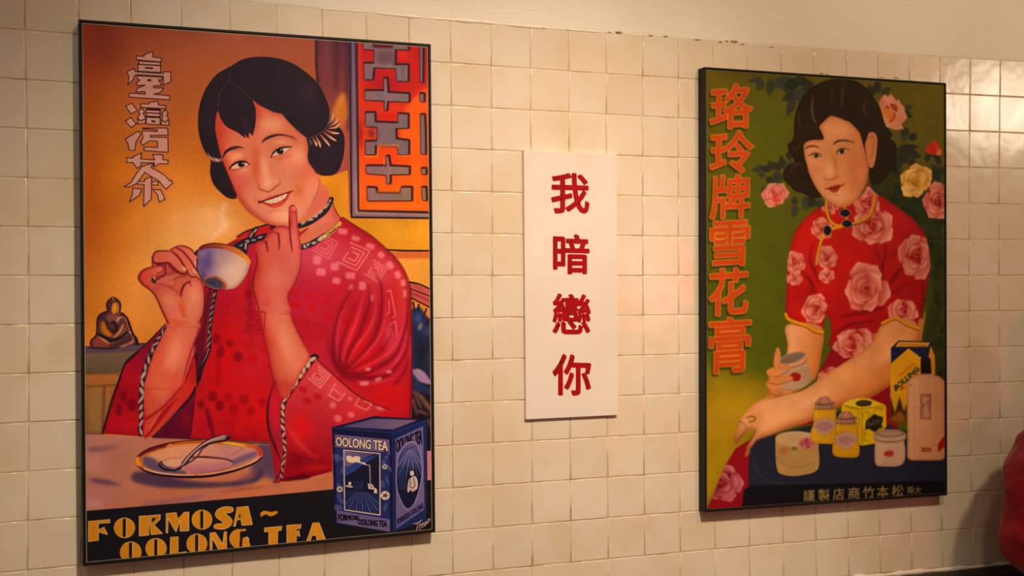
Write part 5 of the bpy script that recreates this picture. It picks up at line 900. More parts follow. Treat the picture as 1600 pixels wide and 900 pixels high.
# ---------------------------------------------------------------- helpers
def link(name, me, mat=None, parent=None):
    o = bpy.data.objects.new(name, me); C.objects.link(o)
    if mat is not None and len(me.materials) == 0:
        for m_ in (mat if isinstance(mat, (list, tuple)) else [mat]): me.materials.append(m_)
    if parent: o.parent = parent
    return o
def empty(name, loc, label, cat, group=None):
    o = bpy.data.objects.new(name, None); C.objects.link(o); o.location = loc; o.empty_display_size = .05
    o['label'] = label; o['category'] = cat
    if group: o['group'] = group
    return o
def add_box(bm, x0, x1, y0, y1, z0, z1, mi=0):
    vs = [bm.verts.new((x, y, z)) for x in (x0, x1) for y in (y0, y1) for z in (z0, z1)]
    fs = [bm.faces.new([vs[i] for i in q]) for q in ((0, 1, 3, 2), (4, 6, 7, 5), (0, 4, 5, 1), (2, 3, 7, 6), (0, 2, 6, 4), (1, 5, 7, 3))]
    for f_ in fs: f_.material_index = mi
    return vs, fs
def finish(bm, name, shade=False):
    flat = [f.index for f in bm.faces if f.tag] if (bm.faces.index_update() or True) else []
    bmesh.ops.recalc_face_normals(bm, faces=bm.faces)
    me = bpy.data.meshes.new(name); bm.to_mesh(me); bm.free()
    if shade:
        for p in me.polygons: p.use_smooth = True
        for q in flat: me.polygons[q].use_smooth = False
    return me
def mat(name, col, rough=.5, spec=.5, **k):
    m = bpy.data.materials.new(name); m.use_nodes = True
    b = m.node_tree.nodes['Principled BSDF']
    b.inputs['Base Color'].default_value = (*col, 1); b.inputs['Roughness'].default_value = rough
    b.inputs['Specular IOR Level'].default_value = spec
    for a_, v_ in k.items(): b.inputs[a_].default_value = v_
    return m
def N(m, t, **k):
    n = m.node_tree.nodes.new(t)
    for a_, v_ in k.items(): setattr(n, a_, v_)
    return n
def noise_mix(m, c1, c2, scale, lo=.4, hi=.6, detail=4, coords='Object', vec=None):
    L = m.node_tree.links
    tc = N(m, 'ShaderNodeTexCoord'); nz = N(m, 'ShaderNodeTexNoise'); nz.inputs['Scale'].default_value = scale; nz.inputs['Detail'].default_value = detail
    if vec is None: L.new(tc.outputs[coords], nz.inputs['Vector'])
    else: L.new(vec, nz.inputs['Vector'])
    r = N(m, 'ShaderNodeMapRange'); r.inputs[1].default_value = lo; r.inputs[2].default_value = hi; L.new(nz.outputs[0], r.inputs[0])
    mx = N(m, 'ShaderNodeMix', data_type='RGBA')
    L.new(r.outputs[0], mx.inputs['Factor'])
    for i, c_ in ((6, c1), (7, c2)):
        if isinstance(c_, tuple): mx.inputs[i].default_value = (*c_, 1)
        else: L.new(c_, mx.inputs[i])
    return mx.outputs[2], r.outputs[0]

# ---------------------------------------------------------------- materials
def tile_material():
    m = mat('glazed_tile', (.8, .68, .5), .16, .5)
    L = m.node_tree.links; b = m.node_tree.nodes['Principled BSDF']
    geo = N(m, 'ShaderNodeNewGeometry'); pos = geo.outputs['Position']
    info = N(m, 'ShaderNodeObjectInfo')
    c, _ = noise_mix(m, (.815, .69, .53), (.785, .63, .435), 5.5, .42, .66, 3, vec=pos)
    # brownish grime in patches, stronger low down on each stained tile
    c, _ = noise_mix(m, c, (.74, .56, .33), 7, .52, .84, 6, vec=pos)
    # small scuffs
    c, _ = noise_mix(m, c, (.50, .38, .24), 160, .74, .80, 2, vec=pos)
    hs = N(m, 'ShaderNodeHueSaturation'); L.new(c, hs.inputs['Color'])
    mr = N(m, 'ShaderNodeMapRange'); mr.inputs[3].default_value = .972; mr.inputs[4].default_value = 1.022
    L.new(info.outputs['Random'], mr.inputs[0]); L.new(mr.outputs[0], hs.inputs['Value'])
    L.new(hs.outputs[0], b.inputs['Base Color'])
    nz = N(m, 'ShaderNodeTexNoise'); nz.inputs['Scale'].default_value = 13; nz.inputs['Detail'].default_value = 2; L.new(pos, nz.inputs['Vector'])
    bp = N(m, 'ShaderNodeBump'); bp.inputs['Strength'].default_value = .16; bp.inputs['Distance'].default_value = .008; L.new(nz.outputs[0], bp.inputs['Height']); L.new(bp.outputs[0], b.inputs['Normal'])
    r2 = N(m, 'ShaderNodeMapRange'); r2.inputs[3].default_value = .10; r2.inputs[4].default_value = .24; L.new(nz.outputs[0], r2.inputs[0]); L.new(r2.outputs[0], b.inputs['Roughness'])
    return m
M_TILE = tile_material()
M_GROUT = mat('grout', (.5, .38, .22), .85, .2)
_b = M_GROUT.node_tree.nodes['Principled BSDF']; _c, _ = noise_mix(M_GROUT, (.70, .54, .32), (.36, .25, .10), 22, .47, .72, 7); M_GROUT.node_tree.links.new(_c, _b.inputs['Base Color'])
M_PLASTER = mat('painted_plaster', (.80, .69, .53), .55, .35)
_b = M_PLASTER.node_tree.nodes['Principled BSDF']; _c, _ = noise_mix(M_PLASTER, (.88, .79, .66), (.85, .75, .60), 3, .4, .6, 5); M_PLASTER.node_tree.links.new(_c, _b.inputs['Base Color'])
_tc = N(M_PLASTER, 'ShaderNodeTexCoord'); _mp = N(M_PLASTER, 'ShaderNodeMapping'); _mp.inputs['Scale'].default_value = (4, 1, 60); _nz = N(M_PLASTER, 'ShaderNodeTexNoise'); _nz.inputs['Scale'].default_value = 3; _nz.inputs['Detail'].default_value = 6
_bp = N(M_PLASTER, 'ShaderNodeBump'); _bp.inputs['Strength'].default_value = .35; _bp.inputs['Distance'].default_value = .002
for _p, _q in ((_tc.outputs['Object'], _mp.inputs[0]), (_mp.outputs[0], _nz.inputs['Vector']), (_nz.outputs[0], _bp.inputs['Height']), (_bp.outputs[0], _b.inputs['Normal'])): M_PLASTER.node_tree.links.new(_p, _q)
M_CAULK = mat('caulk', (.90, .80, .62), .5, .4)
_b = M_CAULK.node_tree.nodes['Principled BSDF']; _c, _ = noise_mix(M_CAULK, (.92, .82, .64), (.62, .44, .20), 34, .60, .74, 4); M_CAULK.node_tree.links.new(_c, _b.inputs['Base Color'])
M_FRAME = mat('black_frame', (.006, .005, .003), .55, .25)
M_FRAME2 = mat('black_frame_lip', (.03, .027, .02), .35, .5)
M_EDGE = mat('canvas_edge', (.45, .35, .24), .6, .3)
M_EDGE2 = mat('canvas_edge_dark', (.10, .09, .04), .6, .3)
M_SIGN = mat('white_board', (.83, .72, .62), .5, .25)
_b = M_SIGN.node_tree.nodes['Principled BSDF']; _c, _ = noise_mix(M_SIGN, (.84, .725, .63), (.80, .665, .55), 3.5, .45, .65, 3); M_SIGN.node_tree.links.new(_c, _b.inputs['Base Color'])
M_RED = mat('red_lettering', (.46, .004, .008), .6, .12)
_b = M_RED.node_tree.nodes['Principled BSDF']; _c, _ = noise_mix(M_RED, (.42, .003, .007), (.35, .002, .005), 14, .4, .6, 3); M_RED.node_tree.links.new(_c, _b.inputs['Base Color'])
M_BENCH = mat('black_leatherette', (.006, .005, .006), .5, .25)
_b = M_BENCH.node_tree.nodes['Principled BSDF']; _c, _ = noise_mix(M_BENCH, (.005, .0045, .006), (.011, .009, .009), 30); M_BENCH.node_tree.links.new(_c, _b.inputs['Base Color'])

def print_material(name, pr, gain):
    m = mat(name, (1, 1, 1), .5, .10)
    im = pr.image(name, gain)
    t = N(m, 'ShaderNodeTexImage'); t.image = im; t.interpolation = 'Linear'; t.extension = 'EXTEND'
    uv = N(m, 'ShaderNodeUVMap'); uv.uv_map = 'print'
    m.node_tree.links.new(uv.outputs[0], t.inputs[0]); m.node_tree.links.new(t.outputs[0], m.node_tree.nodes['Principled BSDF'].inputs['Base Color'])
    return m

# ---------------------------------------------------------------- the tiled wall
WX = (-.9383, -21.8567, 1.0883, 4.5056, 2.8425, .9312, 26.7906, -.1265, 8.9808, .0533)  # cubic warp terms: lens pincushion put into the tile layout
WZ = (.4956, -.0895, 10.136, -1.4424, -.7056, -2.0361, .1197, -14.6477, .0702, -4.947)
def joint(i, k):
    """place on the wall of the joint crossing i columns to the right, k rows down; a cubic warp bows the rows to reproduce lens pincushion"""
    u = max(-1.1, min(1.2, (i-12.5)/13)); v = max(-1.1, min(1.1, (k-7)/7))
    t = (1, u, v, u*u, u*v, v*v, u**3, u*u*v, u*v*v, v**3)
    return i*TILE+sum(a*b for a, b in zip(WX, t))*.001, ZTOP-k*TILE+sum(a*b for a, b in zip(WZ, t))*.001

I0, I1, NR = -6, 40, 14
bm = bmesh.new(); add_box(bm, I0*TILE-.1, I1*TILE+.1, .0013, .12, -.05, ZTOP+.001)
wall = link('wall_back', finish(bm, 'wall_back'), M_GROUT); wall['kind'] = 'structure'
# painted plaster above the tiling: a thin skin with a slightly wavy lower edge
R = random.Random(4)
bm = bmesh.new(); cols = []
n = 160
for q in range(n+1):
    i = I0-1+(I1-I0+2)*q/n; x, z = joint(i, 0)
    z += R.uniform(-.0006, .0010)
    cols.append([bm.verts.new((x, yy, zz)) for yy, zz in ((.12, z-.003), (.0012, z-.003), (-.0004, z+.0015), (-.0006, z+.006), (-.0006, 3.0), (.12, 3.0))])
for a_, b_ in zip(cols, cols[1:]):
    for j in range(5): bm.faces.new((a_[j], b_[j], b_[j+1], a_[j+1]))
link('plaster', finish(bm, 'plaster', False), M_PLASTER, wall)

def tile_mesh(bm, i, k, rnd):
    g = .0012
    c = [joint(i, k), joint(i+1, k), joint(i+1, k+1), joint(i, k+1)]
    cx = sum(p[0] for p in c)/4; cz = sum(p[1] for p in c)/4
    ins = lambda p, d: (p[0]+(d if p[0] < cx else -d), p[1]+(d if p[1] < cz else -d))
    jit = [rnd.uniform(-.0004, .0004) for _ in range(4)]
    tx, tz = rnd.gauss(0, .0036), rnd.gauss(0, .0036); off = rnd.gauss(0, .00015)
    def ring(d, y): return [bm.verts.new((ins(p, d+g)[0]+jit[q], y+off+(p[0]-cx)*tx+(p[1]-cz)*tz, ins(p, d+g)[1]+jit[q])) for q, p in enumerate(c)]
    rs = [ring(0, .0060), ring(0, .0012), ring(.0006, .0004), ring(.0016, 0.0)]
    for a_, b_ in zip(rs, rs[1:]):
        for q in range(4): bm.faces.new((a_[q], a_[(q+1) % 4], b_[(q+1) % 4], b_[q]))
    top_ = bm.faces.new(rs[-1]); top_.tag = True
def hidden(i, k):
    for x0, x1, z0, z1 in HIDE:
        if x0 < i*TILE and (i+1)*TILE < x1 and z0 < ZTOP-(k+1)*TILE and ZTOP-k*TILE < z1: return True
    return False
HIDE = []
def plane_rect(c, y):
    P = [to_plane(a_, b_, y) for a_, b_ in c]
    return P
P1 = [to_plane(x, y, -.032) for x, y in ((122.3, 30), (673.2, 68.8), (680.3, 831.8), (129.3, 885))]
P2 = [to_plane(x, y, -.032) for x, y in ((1100.6, 104.5), (1478.6, 129.6), (1480.2, 774), (1101.6, 800.6))]
for P in (P1, P2):
    HIDE.append((max(P[0][0], P[3][0])+.05, min(P[1][0], P[2][0])-.03, max(P[2][1], P[3][1])+.03, min(P[0][1], P[1][1])-.03))
rnd = random.Random(7)
rest = bmesh.new(); ntile = 0
for k in range(NR):
    for i in range(I0, I1):
        seen = -1 <= i <= 25 and not hidden(i, k)
        if i == -1 and k == NR-1: seen = False
        if k == NR-1 and i < 11: seen = False
        if seen:
            bm = bmesh.new(); tile_mesh(bm, i, k, rnd)
            o = link('tile', finish(bm, 'tile', True), M_TILE, wall); ntile += 1
        else: tile_mesh(rest, i, k, rnd)
o = link('tile_field', finish(rest, 'tile_field', True), M_TILE, wall); o['kind'] = 'stuff'
print('tiles', ntile)

# caulk bead along the top of the tiling
def bead(name, k, x0, x1, rad, mat_, seed, zoff=0.):
    rr = random.Random(seed); bm = bmesh.new(); prev = None
    n = int((x1-x0)/.012)
    ph = [rr.uniform(0, 6) for _ in range(4)]
    for q in range(n+1):
        X = x0+(x1-x0)*q/n; x, z = joint(X/TILE, k)
        r = rad(X)*(1+.25*math.sin(X*41+ph[0])+.2*math.sin(X*97+ph[1])+rr.uniform(-.12, .12))
        cz = z+zoff+.0006*math.sin(X*23+ph[2])
        ring = [bm.verts.new((x, .0008-r*.75*math.sin(t), cz+r*math.cos(t))) for t in [math.pi*j/6 for j in range(7)]]
        if prev:
            for j in range(6): bm.faces.new((prev[j], ring[j], ring[j+1], prev[j+1]))
        prev = ring
    o = link(name, finish(bm, name, True), mat_); o['kind'] = 'structure'; return o
top = bead('trim_1', 0, I0*TILE, I1*TILE, lambda X: .0011+.0030*max(0, 1-abs(X-.98)/.42)**.7, M_CAULK, 1, .0004)
low = bead('trim_2', 14, I0*TILE, I1*TILE, lambda X: .0062, M_CAULK, 2, -.006)
M_CRUMB = mat('old_paint_crumb', (.30, .24, .10), .8, .2)
_b = M_CRUMB.node_tree.nodes['Principled BSDF']; _c, _ = noise_mix(M_CRUMB, (.56, .45, .24), (.30, .23, .09), 120); M_CRUMB.node_tree.links.new(_c, _b.inputs['Base Color'])
M_LEAFY = mat('yellow_crumb', (.50, .40, .05), .7, .2)
_b = M_LEAFY.node_tree.nodes['Principled BSDF']; _c, _ = noise_mix(M_LEAFY, (.55, .43, .06), (.34, .27, .03), 120); M_LEAFY.node_tree.links.new(_c, _b.inputs['Base Color'])
def crumb(px, py, rx, rz, y=0.0, m_=None, parent=None, name='paint_crumb'):
    X, Z = to_plane(px, py, y); bm = bmesh.new(); bmesh.ops.create_icosphere(bm, subdivisions=2, radius=1)
    for v_ in bm.verts:
        f_ = 1+R.uniform(-.35, .35); v_.co = Vector((v_.co.x*rx*f_, v_.co.y*.0012*f_, v_.co.z*rz*.7*f_))
    o = link(name, finish(bm, name, True), m_ or M_CRUMB, parent); o.location = (X, y, Z); return o
for px, py, rx, rz in ((967, 50.5, .009, .0045), (953, 50.5, .006, .0015), (1017, 55.5, .006, .0022), (1040, 56.5, .006, .0026), (1126, 65.5, .005, .0022), (1148, 65, .009, .004), (1136, 64, .005, .002), (1160, 69, .006, .002), (753, 33.8, .003, .0015), (1090, 62, .008, .0018), (1206, 73.5, .008, .0015)):
    crumb(px, py, rx, rz, -.0008, None, top)

# ---------------------------------------------------------------- framed prints
def quad_lerp(P, u, v):
    a_ = [P[0][j]*(1-u)+P[1][j]*u for j in (0, 1)]; b_ = [P[3][j]*(1-u)+P[2][j]*u for j in (0, 1)]
    return [a_[j]*(1-v)+b_[j]*v for j in (0, 1)]
def inset(P, d):
    W = P[1][0]-P[0][0]; H = P[0][1]-P[3][1]
    return [quad_lerp(P, u, v) for u, v in ((d/W, d/H), (1-d/W, d/H), (1-d/W, 1-d/H), (d/W, 1-d/H))]
def framed_print(P, pr, pm, label, depth, fw, medge):
    base = [sum(p[0] for p in P)/4, P[3][1]]
    t = empty('framed_print', (base[0], 0, base[1]), label, 'poster', 'framed advertising prints on the tiled wall')
    org = Vector((base[0], 0, base[1]))
    Pi = inset(P, fw)
    def prism(name, outer, inner_, y0, y1, m_, bev=.0008):
        # one rail: quad outer edge a-b, inner edge, extruded between y0 (front) and y1 (back)
        bm = bmesh.new(); vs = []
        for y in (y0, y1): vs.append([bm.verts.new(Vector((p[0], y, p[1]))-org) for p in (outer[0], outer[1], inner_[1], inner_[0])])
        bm.faces.new(vs[0]); bm.faces.new(vs[1][::-1])
        for q in range(4): bm.faces.new((vs[0][q], vs[1][q], vs[1][(q+1) % 4], vs[0][(q+1) % 4]))
        bmesh.ops.recalc_face_normals(bm, faces=bm.faces)
        bmesh.ops.bevel(bm, geom=[e for e in bm.edges], offset=bev, segments=2, affect='EDGES', profile=.6)
        return link(name, finish(bm, name), m_, t)
    for q in range(4): prism('frame_rail', (P[q], P[(q+1) % 4]), (Pi[q], Pi[(q+1) % 4]), -depth, -.0004, M_FRAME)
    # canvas slab floating in the frame: pale edges, printed face
    Pc = inset(P, fw+.0016); yf = pr.yp
    bm = bmesh.new(); uvl = bm.loops.layers.uv.new('print')
    fr = [bm.verts.new(Vector((p[0], yf, p[1]))-org) for p in Pc]; bk = [bm.verts.new(Vector((p[0], -.006, p[1]))-org) for p in Pc]
    Pf = inset(P, fw+.0028)
    ff = [bm.verts.new(Vector((p[0], yf-.0003, p[1]))-org) for p in Pf]
    f0 = bm.faces.new(ff); f0.material_index = 1
    for q in range(4):
        for a_, b_ in ((ff, fr), (fr, bk)): bm.faces.new((a_[q], b_[q], b_[(q+1) % 4], a_[(q+1) % 4]))
    bm.faces.new(bk[::-1])
    for l_ in f0.loops:
        co = l_.vert.co+org; l_[uvl].uv = ((co.x-pr.x0)/(pr.x1-pr.x0), (co.z-pr.z0)/(pr.z1-pr.z0))
    bmesh.ops.recalc_face_normals(bm, faces=bm.faces)
    me = bpy.data.meshes.new('canvas'); bm.to_mesh(me); bm.free()
    link('canvas', me, [medge, pm], t)
    # hanging hooks behind the top rail
    return t
pr1 = paint_tea(); pr2 = paint_cream()
PM1 = print_material('tea_advertisement', pr1, GAIN1); PM2 = print_material('cream_advertisement', pr2, GAIN2)
T1 = framed_print(P1, pr1, PM1, 'large framed print of a smiling woman in red raising a teacup, lettered FORMOSA OOLONG TEA', .032, .0052, M_EDGE)
T2 = framed_print(P2, pr2, PM2, 'framed print of a woman in a red rose-patterned dress on green, beside cream jars', .032, .0042, M_EDGE2)
for px, py, rx, rz in ((1284, 115, .007, .003), (1292, 116.5, .006, .002), (1400, 121.5, .009, .003), (1378, 121, .008, .0015)):
    o = crumb(px, py, rx, rz, -.020, M_LEAFY, None, 'tape_scrap'); o.parent = T2; o.location = Vector(o.location)-T2.location

# ---------------------------------------------------------------- white sign
PS = [to_plane(x, y, -.010) for x, y in ((818.2, 235), (963.6, 240.4), (965.6, 648.6), (821.8, 655.6))]
org = Vector((sum(p[0] for p in PS)/4, 0, PS[3][1]))
sg = empty('wall_sign', org, 'tall white board with four red Chinese characters, hung between the two framed prints', 'sign')
bm = bmesh.new(); vv = [[bm.verts.new(Vector((p[0], y, p[1]))-org) for p in PS] for y in (-.010, -.0003)]
bm.faces.new(vv[0]); bm.faces.new(vv[1][::-1])
for q in range(4): bm.faces.new((vv[0][q], vv[1][q], vv[1][(q+1) % 4], vv[0][(q+1) % 4]))
bmesh.ops.recalc_face_normals(bm, faces=bm.faces); bmesh.ops.bevel(bm, geom=list(bm.edges), offset=.0007, segments=2, affect='EDGES')
link('board', finish(bm, 'board'), M_SIGN, sg)
def char_mesh(ch, box, yp, bold):
    """printed character: glyph faces plus a rounded margin along every outline edge (bold), as a thin film of ink"""
    T, (x0, y0, x1, y1), E = glyph_tris(ch)
    Q = [to_plane(px, py, yp) for px, py in box]
    pl = lambda p: np.array(quad_lerp(Q, (p[0]-x0)/(x1-x0), (y1-p[1])/(y1-y0)))
    bm = bmesh.new(); n = 0
    def face(pts):
        nonlocal n
        n += 1; yy = yp-4e-7*(n % 50)
        bm.faces.new([bm.verts.new((p[0], yy, p[1])) for p in pts])
    for t in T: face([pl(p) for p in t])
    for a_, b_ in E:
        a_, b_ = pl(a_), pl(b_); d = b_-a_; L = math.hypot(*d)
        if L < 1e-6: continue
        nn = np.array([-d[1], d[0]])/L*bold
        face([a_+nn, b_+nn, b_-nn, a_-nn])
        face([a_+bold*np.array([math.cos(q*math.pi/4), math.sin(q*math.pi/4)]) for q in range(8)])
    for f_ in bm.faces:
        f_.normal_update()
        if f_.normal.y > 0: f_.normal_flip()
    return bm
for ch, (cx, cy, w_, h_) in zip('我暗戀你', ((891, 302, 57, 60), (892.5, 397, 54, 60), (893.2, 490.8, 57, 60), (893.5, 586, 57.5, 61))):
    q = .985
    box = [(cx-w_/2, cy-h_/2-1.2), (cx+w_/2, cy-h_/2+1.0), (cx+w_/2, cy+h_/2+.2), (cx-w_/2, cy+h_/2)]
    bm = char_mesh(ch, box, -.0103, .0027)
    for v_ in bm.verts: v_.co = v_.co-org
    me = bpy.data.meshes.new('character'); bm.to_mesh(me); bm.free(); link('character', me, M_RED, sg)

# ---------------------------------------------------------------- bench along the wall
bz = joint(15, 14)[1]-.0125
bn = empty('bench', (1.7, -.3, 0), 'black padded bench running along the foot of the tiled wall', 'bench')
def rbox(name, x0, x1, y0, y1, z0, z1, r, m_, parent, off):
    bm = bmesh.new(); add_box(bm, x0, x1, y0, y1, z0, z1); bmesh.ops.recalc_face_normals(bm, faces=bm.faces)
    bmesh.ops.bevel(bm, geom=list(bm.edges), offset=r, segments=4, affect='EDGES', profile=.5)
    bmesh.ops.translate(bm, verts=bm.verts, vec=-Vector(off)); me = finish(bm, name, True)
    if hasattr(me, 'set_sharp_from_angle'): me.set_sharp_from_angle(angle=math.radians(40))
    return link(name, me, m_, parent)
O_ = (1.7, -.3, 0)
for q in range(5): rbox('backrest', -.55+q*.9, .345+q*.9, -.10, -.008, .42, bz, .022, M_BENCH, bn, O_)
for q in range(5): rbox('seat', -.55+q*.9, .345+q*.9, -.56, -.09, .33, .44, .03, M_BENCH, bn, O_)
M_BASE = mat('bench_base', (.02, .014, .01), .6, .3)
rbox('base', -.5, 3.9, -.50, -.02, 0, .335, .004, M_BASE, bn, O_)
M_FLOOR = mat('floor_tiles', (.16, .11, .08), .4, .4)
_b = M_FLOOR.node_tree.nodes['Principled BSDF']; _c, _ = noise_mix(M_FLOOR, (.18, .12, .085), (.13, .09, .06), 4); M_FLOOR.node_tree.links.new(_c, _b.inputs['Base Color'])
bm = bmesh.new(); add_box(bm, -2.5, 5.5, -4.5, .12, -.1, -.0005); fl = link('floor', finish(bm, 'floor'), M_FLOOR); fl['kind'] = 'structure'
# ---------------------------------------------------------------- person seated at the right edge
def skin_body(name, J, Ed, m_, parent, root, sub=2):
    """J: joint name -> (x, y, z, rx, ry); one continuous surface grown along the joints"""
    names = list(J); me = bpy.data.meshes.new(name)
    me.from_pydata([J[k][:3] for k in names], [(names.index(a_), names.index(b_)) for a_, b_ in Ed], [])
    o = bpy.data.objects.new(name, me); C.objects.link(o)
    o.modifiers.new('s', 'SKIN'); sv = me.skin_vertices[0].data
    for q, k in enumerate(names): sv[q].radius = (J[k][3], J[k][4] if len(J[k]) > 4 else J[k][3]); sv[q].use_root = (k == root)
    sb = o.modifiers.new('b', 'SUBSURF'); sb.levels = sub; sb.render_levels = sub
    bpy.context.view_layer.update()
    m2 = bpy.data.meshes.new_from_object(o.evaluated_get(bpy.context.evaluated_depsgraph_get()))
    bpy.data.objects.remove(o)
    for p_ in m2.polygons: p_.use_smooth = True
    m2.name = name
    m2.materials.clear()
    return link(name, m2, m_, parent)
M_SKIN = mat('skin', (.52, .29, .18), .5, .4, **{'Subsurface Weight': .1})
_b = M_SKIN.node_tree.nodes['Principled BSDF']; _c, _ = noise_mix(M_SKIN, (.54, .30, .19), (.48, .25, .15), 18); M_SKIN.node_tree.links.new(_c, _b.inputs['Base Color'])
def fabric(name, c1, c2, sc_=60, bump=.4, dist=.004):
    m = mat(name, c1, .9, .15, **{'Sheen Weight': .25, 'Sheen Roughness': .5}); b = m.node_tree.nodes['Principled BSDF']; L = m.node_tree.links
    c, _ = noise_mix(m, c1, c2, 9); L.new(c, b.inputs['Base Color'])
    tc = N(m, 'ShaderNodeTexCoord'); nz = N(m, 'ShaderNodeTexNoise'); nz.inputs['Scale'].default_value = sc_; nz.inputs['Detail'].default_value = 6; L.new(tc.outputs['Object'], nz.inputs['Vector'])
    bp = N(m, 'ShaderNodeBump'); bp.inputs['Strength'].default_value = bump; bp.inputs['Distance'].default_value = dist; L.new(nz.outputs[0], bp.inputs['Height']); L.new(bp.outputs[0], b.inputs['Normal'])
    return m
M_FLEECE = fabric('red_fleece', (.40, .006, .008), (.26, .003, .006), 70)
M_JEANS = fabric('pale_trousers', (.42, .42, .46), (.36, .36, .40), 200, .2, .001)
M_HAIR = mat('black_hair', (.012, .009, .008), .4, .4)
_b = M_HAIR.node_tree.nodes['Principled BSDF']; _c, _ = noise_mix(M_HAIR, (.012, .009, .008), (.03, .02, .015), 40); M_HAIR.node_tree.links.new(_c, _b.inputs['Base Color'])
M_SHOE = mat('dark_shoe', (.03, .03, .03), .5, .4)
M_EYE = mat('eye', (.02, .012, .01), .2, .5); M_EYEW = mat('eye_white', (.7, .68, .64), .3, .5); M_LIP = mat('lips', (.42, .14, .10), .4, .4)

PX = 2.636                        # middle of the body along the wall
pe = empty('person', (PX, -.30, .44), 'person in a red fleece jacket seated against the wall, only the sleeve in view', 'person')
pe_o = Vector(pe.location)
def rel(J): return {k: (v[0]+PX-pe_o.x, v[1]-pe_o.y, v[2]-pe_o.z)+tuple(v[3:]) for k, v in J.items()}
BODY = rel({'pelvis': (0, -.30, .53, .15, .12), 'waist': (0, -.27, .70, .125, .10), 'chest': (0, -.25, .88, .145, .10), 'upper': (0, -.24, .98, .11, .08), 'neck': (0, -.25, 1.06, .052, .052), 'neck2': (0, -.265, 1.10, .05, .05),
            'rs': (-.165, -.245, .975, .055, .055), 're': (-.245, -.215, .73, .042, .042), 'rw': (-.13, -.46, .62, .028, .028), 'ls': (.165, -.245, .975, .055, .055), 'le': (.245, -.23, .73, .042, .042), 'lw': (.12, -.46, .62, .028, .028),
            'rh': (-.09, -.32, .51, .085, .085), 'rk': (-.14, -.74, .52, .062, .062), 'ra': (-.14, -.74, .10, .04, .04), 'lh': (.09, -.32, .51, .085, .085), 'lk': (.13, -.74, .52, .062, .062), 'la': (.13, -.74, .10, .04, .04)})
BE = [('pelvis', 'waist'), ('waist', 'chest'), ('chest', 'upper'), ('upper', 'neck'), ('neck', 'neck2'), ('upper', 'rs'), ('rs', 're'), ('re', 'rw'), ('upper', 'ls'), ('ls', 'le'), ('le', 'lw'), ('pelvis', 'rh'), ('rh', 'rk'), ('rk', 'ra'), ('pelvis', 'lh'), ('lh', 'lk'), ('lk', 'la')]
skin_body('body', BODY, BE, M_SKIN, pe, 'pelvis')
# head with face
bm = bmesh.new(); bmesh.ops.create_uvsphere(bm, u_segments=40, v_segments=28, radius=1)
for v_ in bm.verts:
    x, y, z = v_.co
    z2 = z*.118; taper = 1-.26*max(0, -z)**1.3; x2 = x*.076*taper; y2 = y*.098*(1-.10*max(0, -z))
    if y < 0:
        y2 -= .016*math.exp(-((x/.16)**2+((z+.10)/.16)**2)); y2 -= .006*math.exp(-((x/.3)**2+((z+.48)/.10)**2)); y2 -= .008*math.exp(-((x/.3)**2+((z+.82)/.16)**2))
        for s_ in (-1, 1): y2 += .007*math.exp(-(((x-.4*s_)/.18)**2+((z-.05)/.12)**2))
    v_.co = Vector((x2, y2, z2))
hd = Vector((PX, -.275, 1.195))-pe_o
for v_ in bm.verts: v_.co += hd
hm = link('head', finish(bm, 'head', True), M_SKIN, pe)
def blob(name, c, r, m_, par, seg=16):
    bm = bmesh.new(); bmesh.ops.create_uvsphere(bm, u_segments=seg, v_segments=max(8, seg//2), radius=1)
    for v_ in bm.verts: v_.co = Vector((v_.co.x*r[0], v_.co.y*r[1], v_.co.z*r[2]))+Vector(c)
    return link(name, finish(bm, name, True), m_, par)
for s_ in (-1, 1):
    blob('eye', hd+Vector((.031*s_, -.081, .006)), (.013, .008, .007), M_EYEW, hm); blob('iris', hd+Vector((.031*s_, -.0875, .006)), (.0055, .003, .0055), M_EYE, hm)
    blob('ear', hd+Vector((.074*s_, .005, -.005)), (.010, .018, .030), M_SKIN, hm); blob('eyebrow', hd+Vector((.031*s_, -.088, .028)), (.018, .004, .003), M_HAIR, hm)
blob('mouth', hd+Vector((0, -.092, -.056)), (.022, .006, .007), M_LIP, hm)
bm = bmesh.new(); bmesh.ops.create_uvsphere(bm, u_segments=40, v_segments=26, radius=1)
for f_ in [f_ for f_ in bm.faces if f_.calc_center_median().y < -.25 and f_.calc_center_median().z < .42]: bm.faces.remove(f_)
for v_ in bm.verts:
    z = v_.co.z; v_.co = Vector((v_.co.x*.088, v_.co.y*.108+.006, (z*.128 if z > 0 else z*.17)))+hd
link('hair', finish(bm, 'hair', True), M_HAIR, pe)
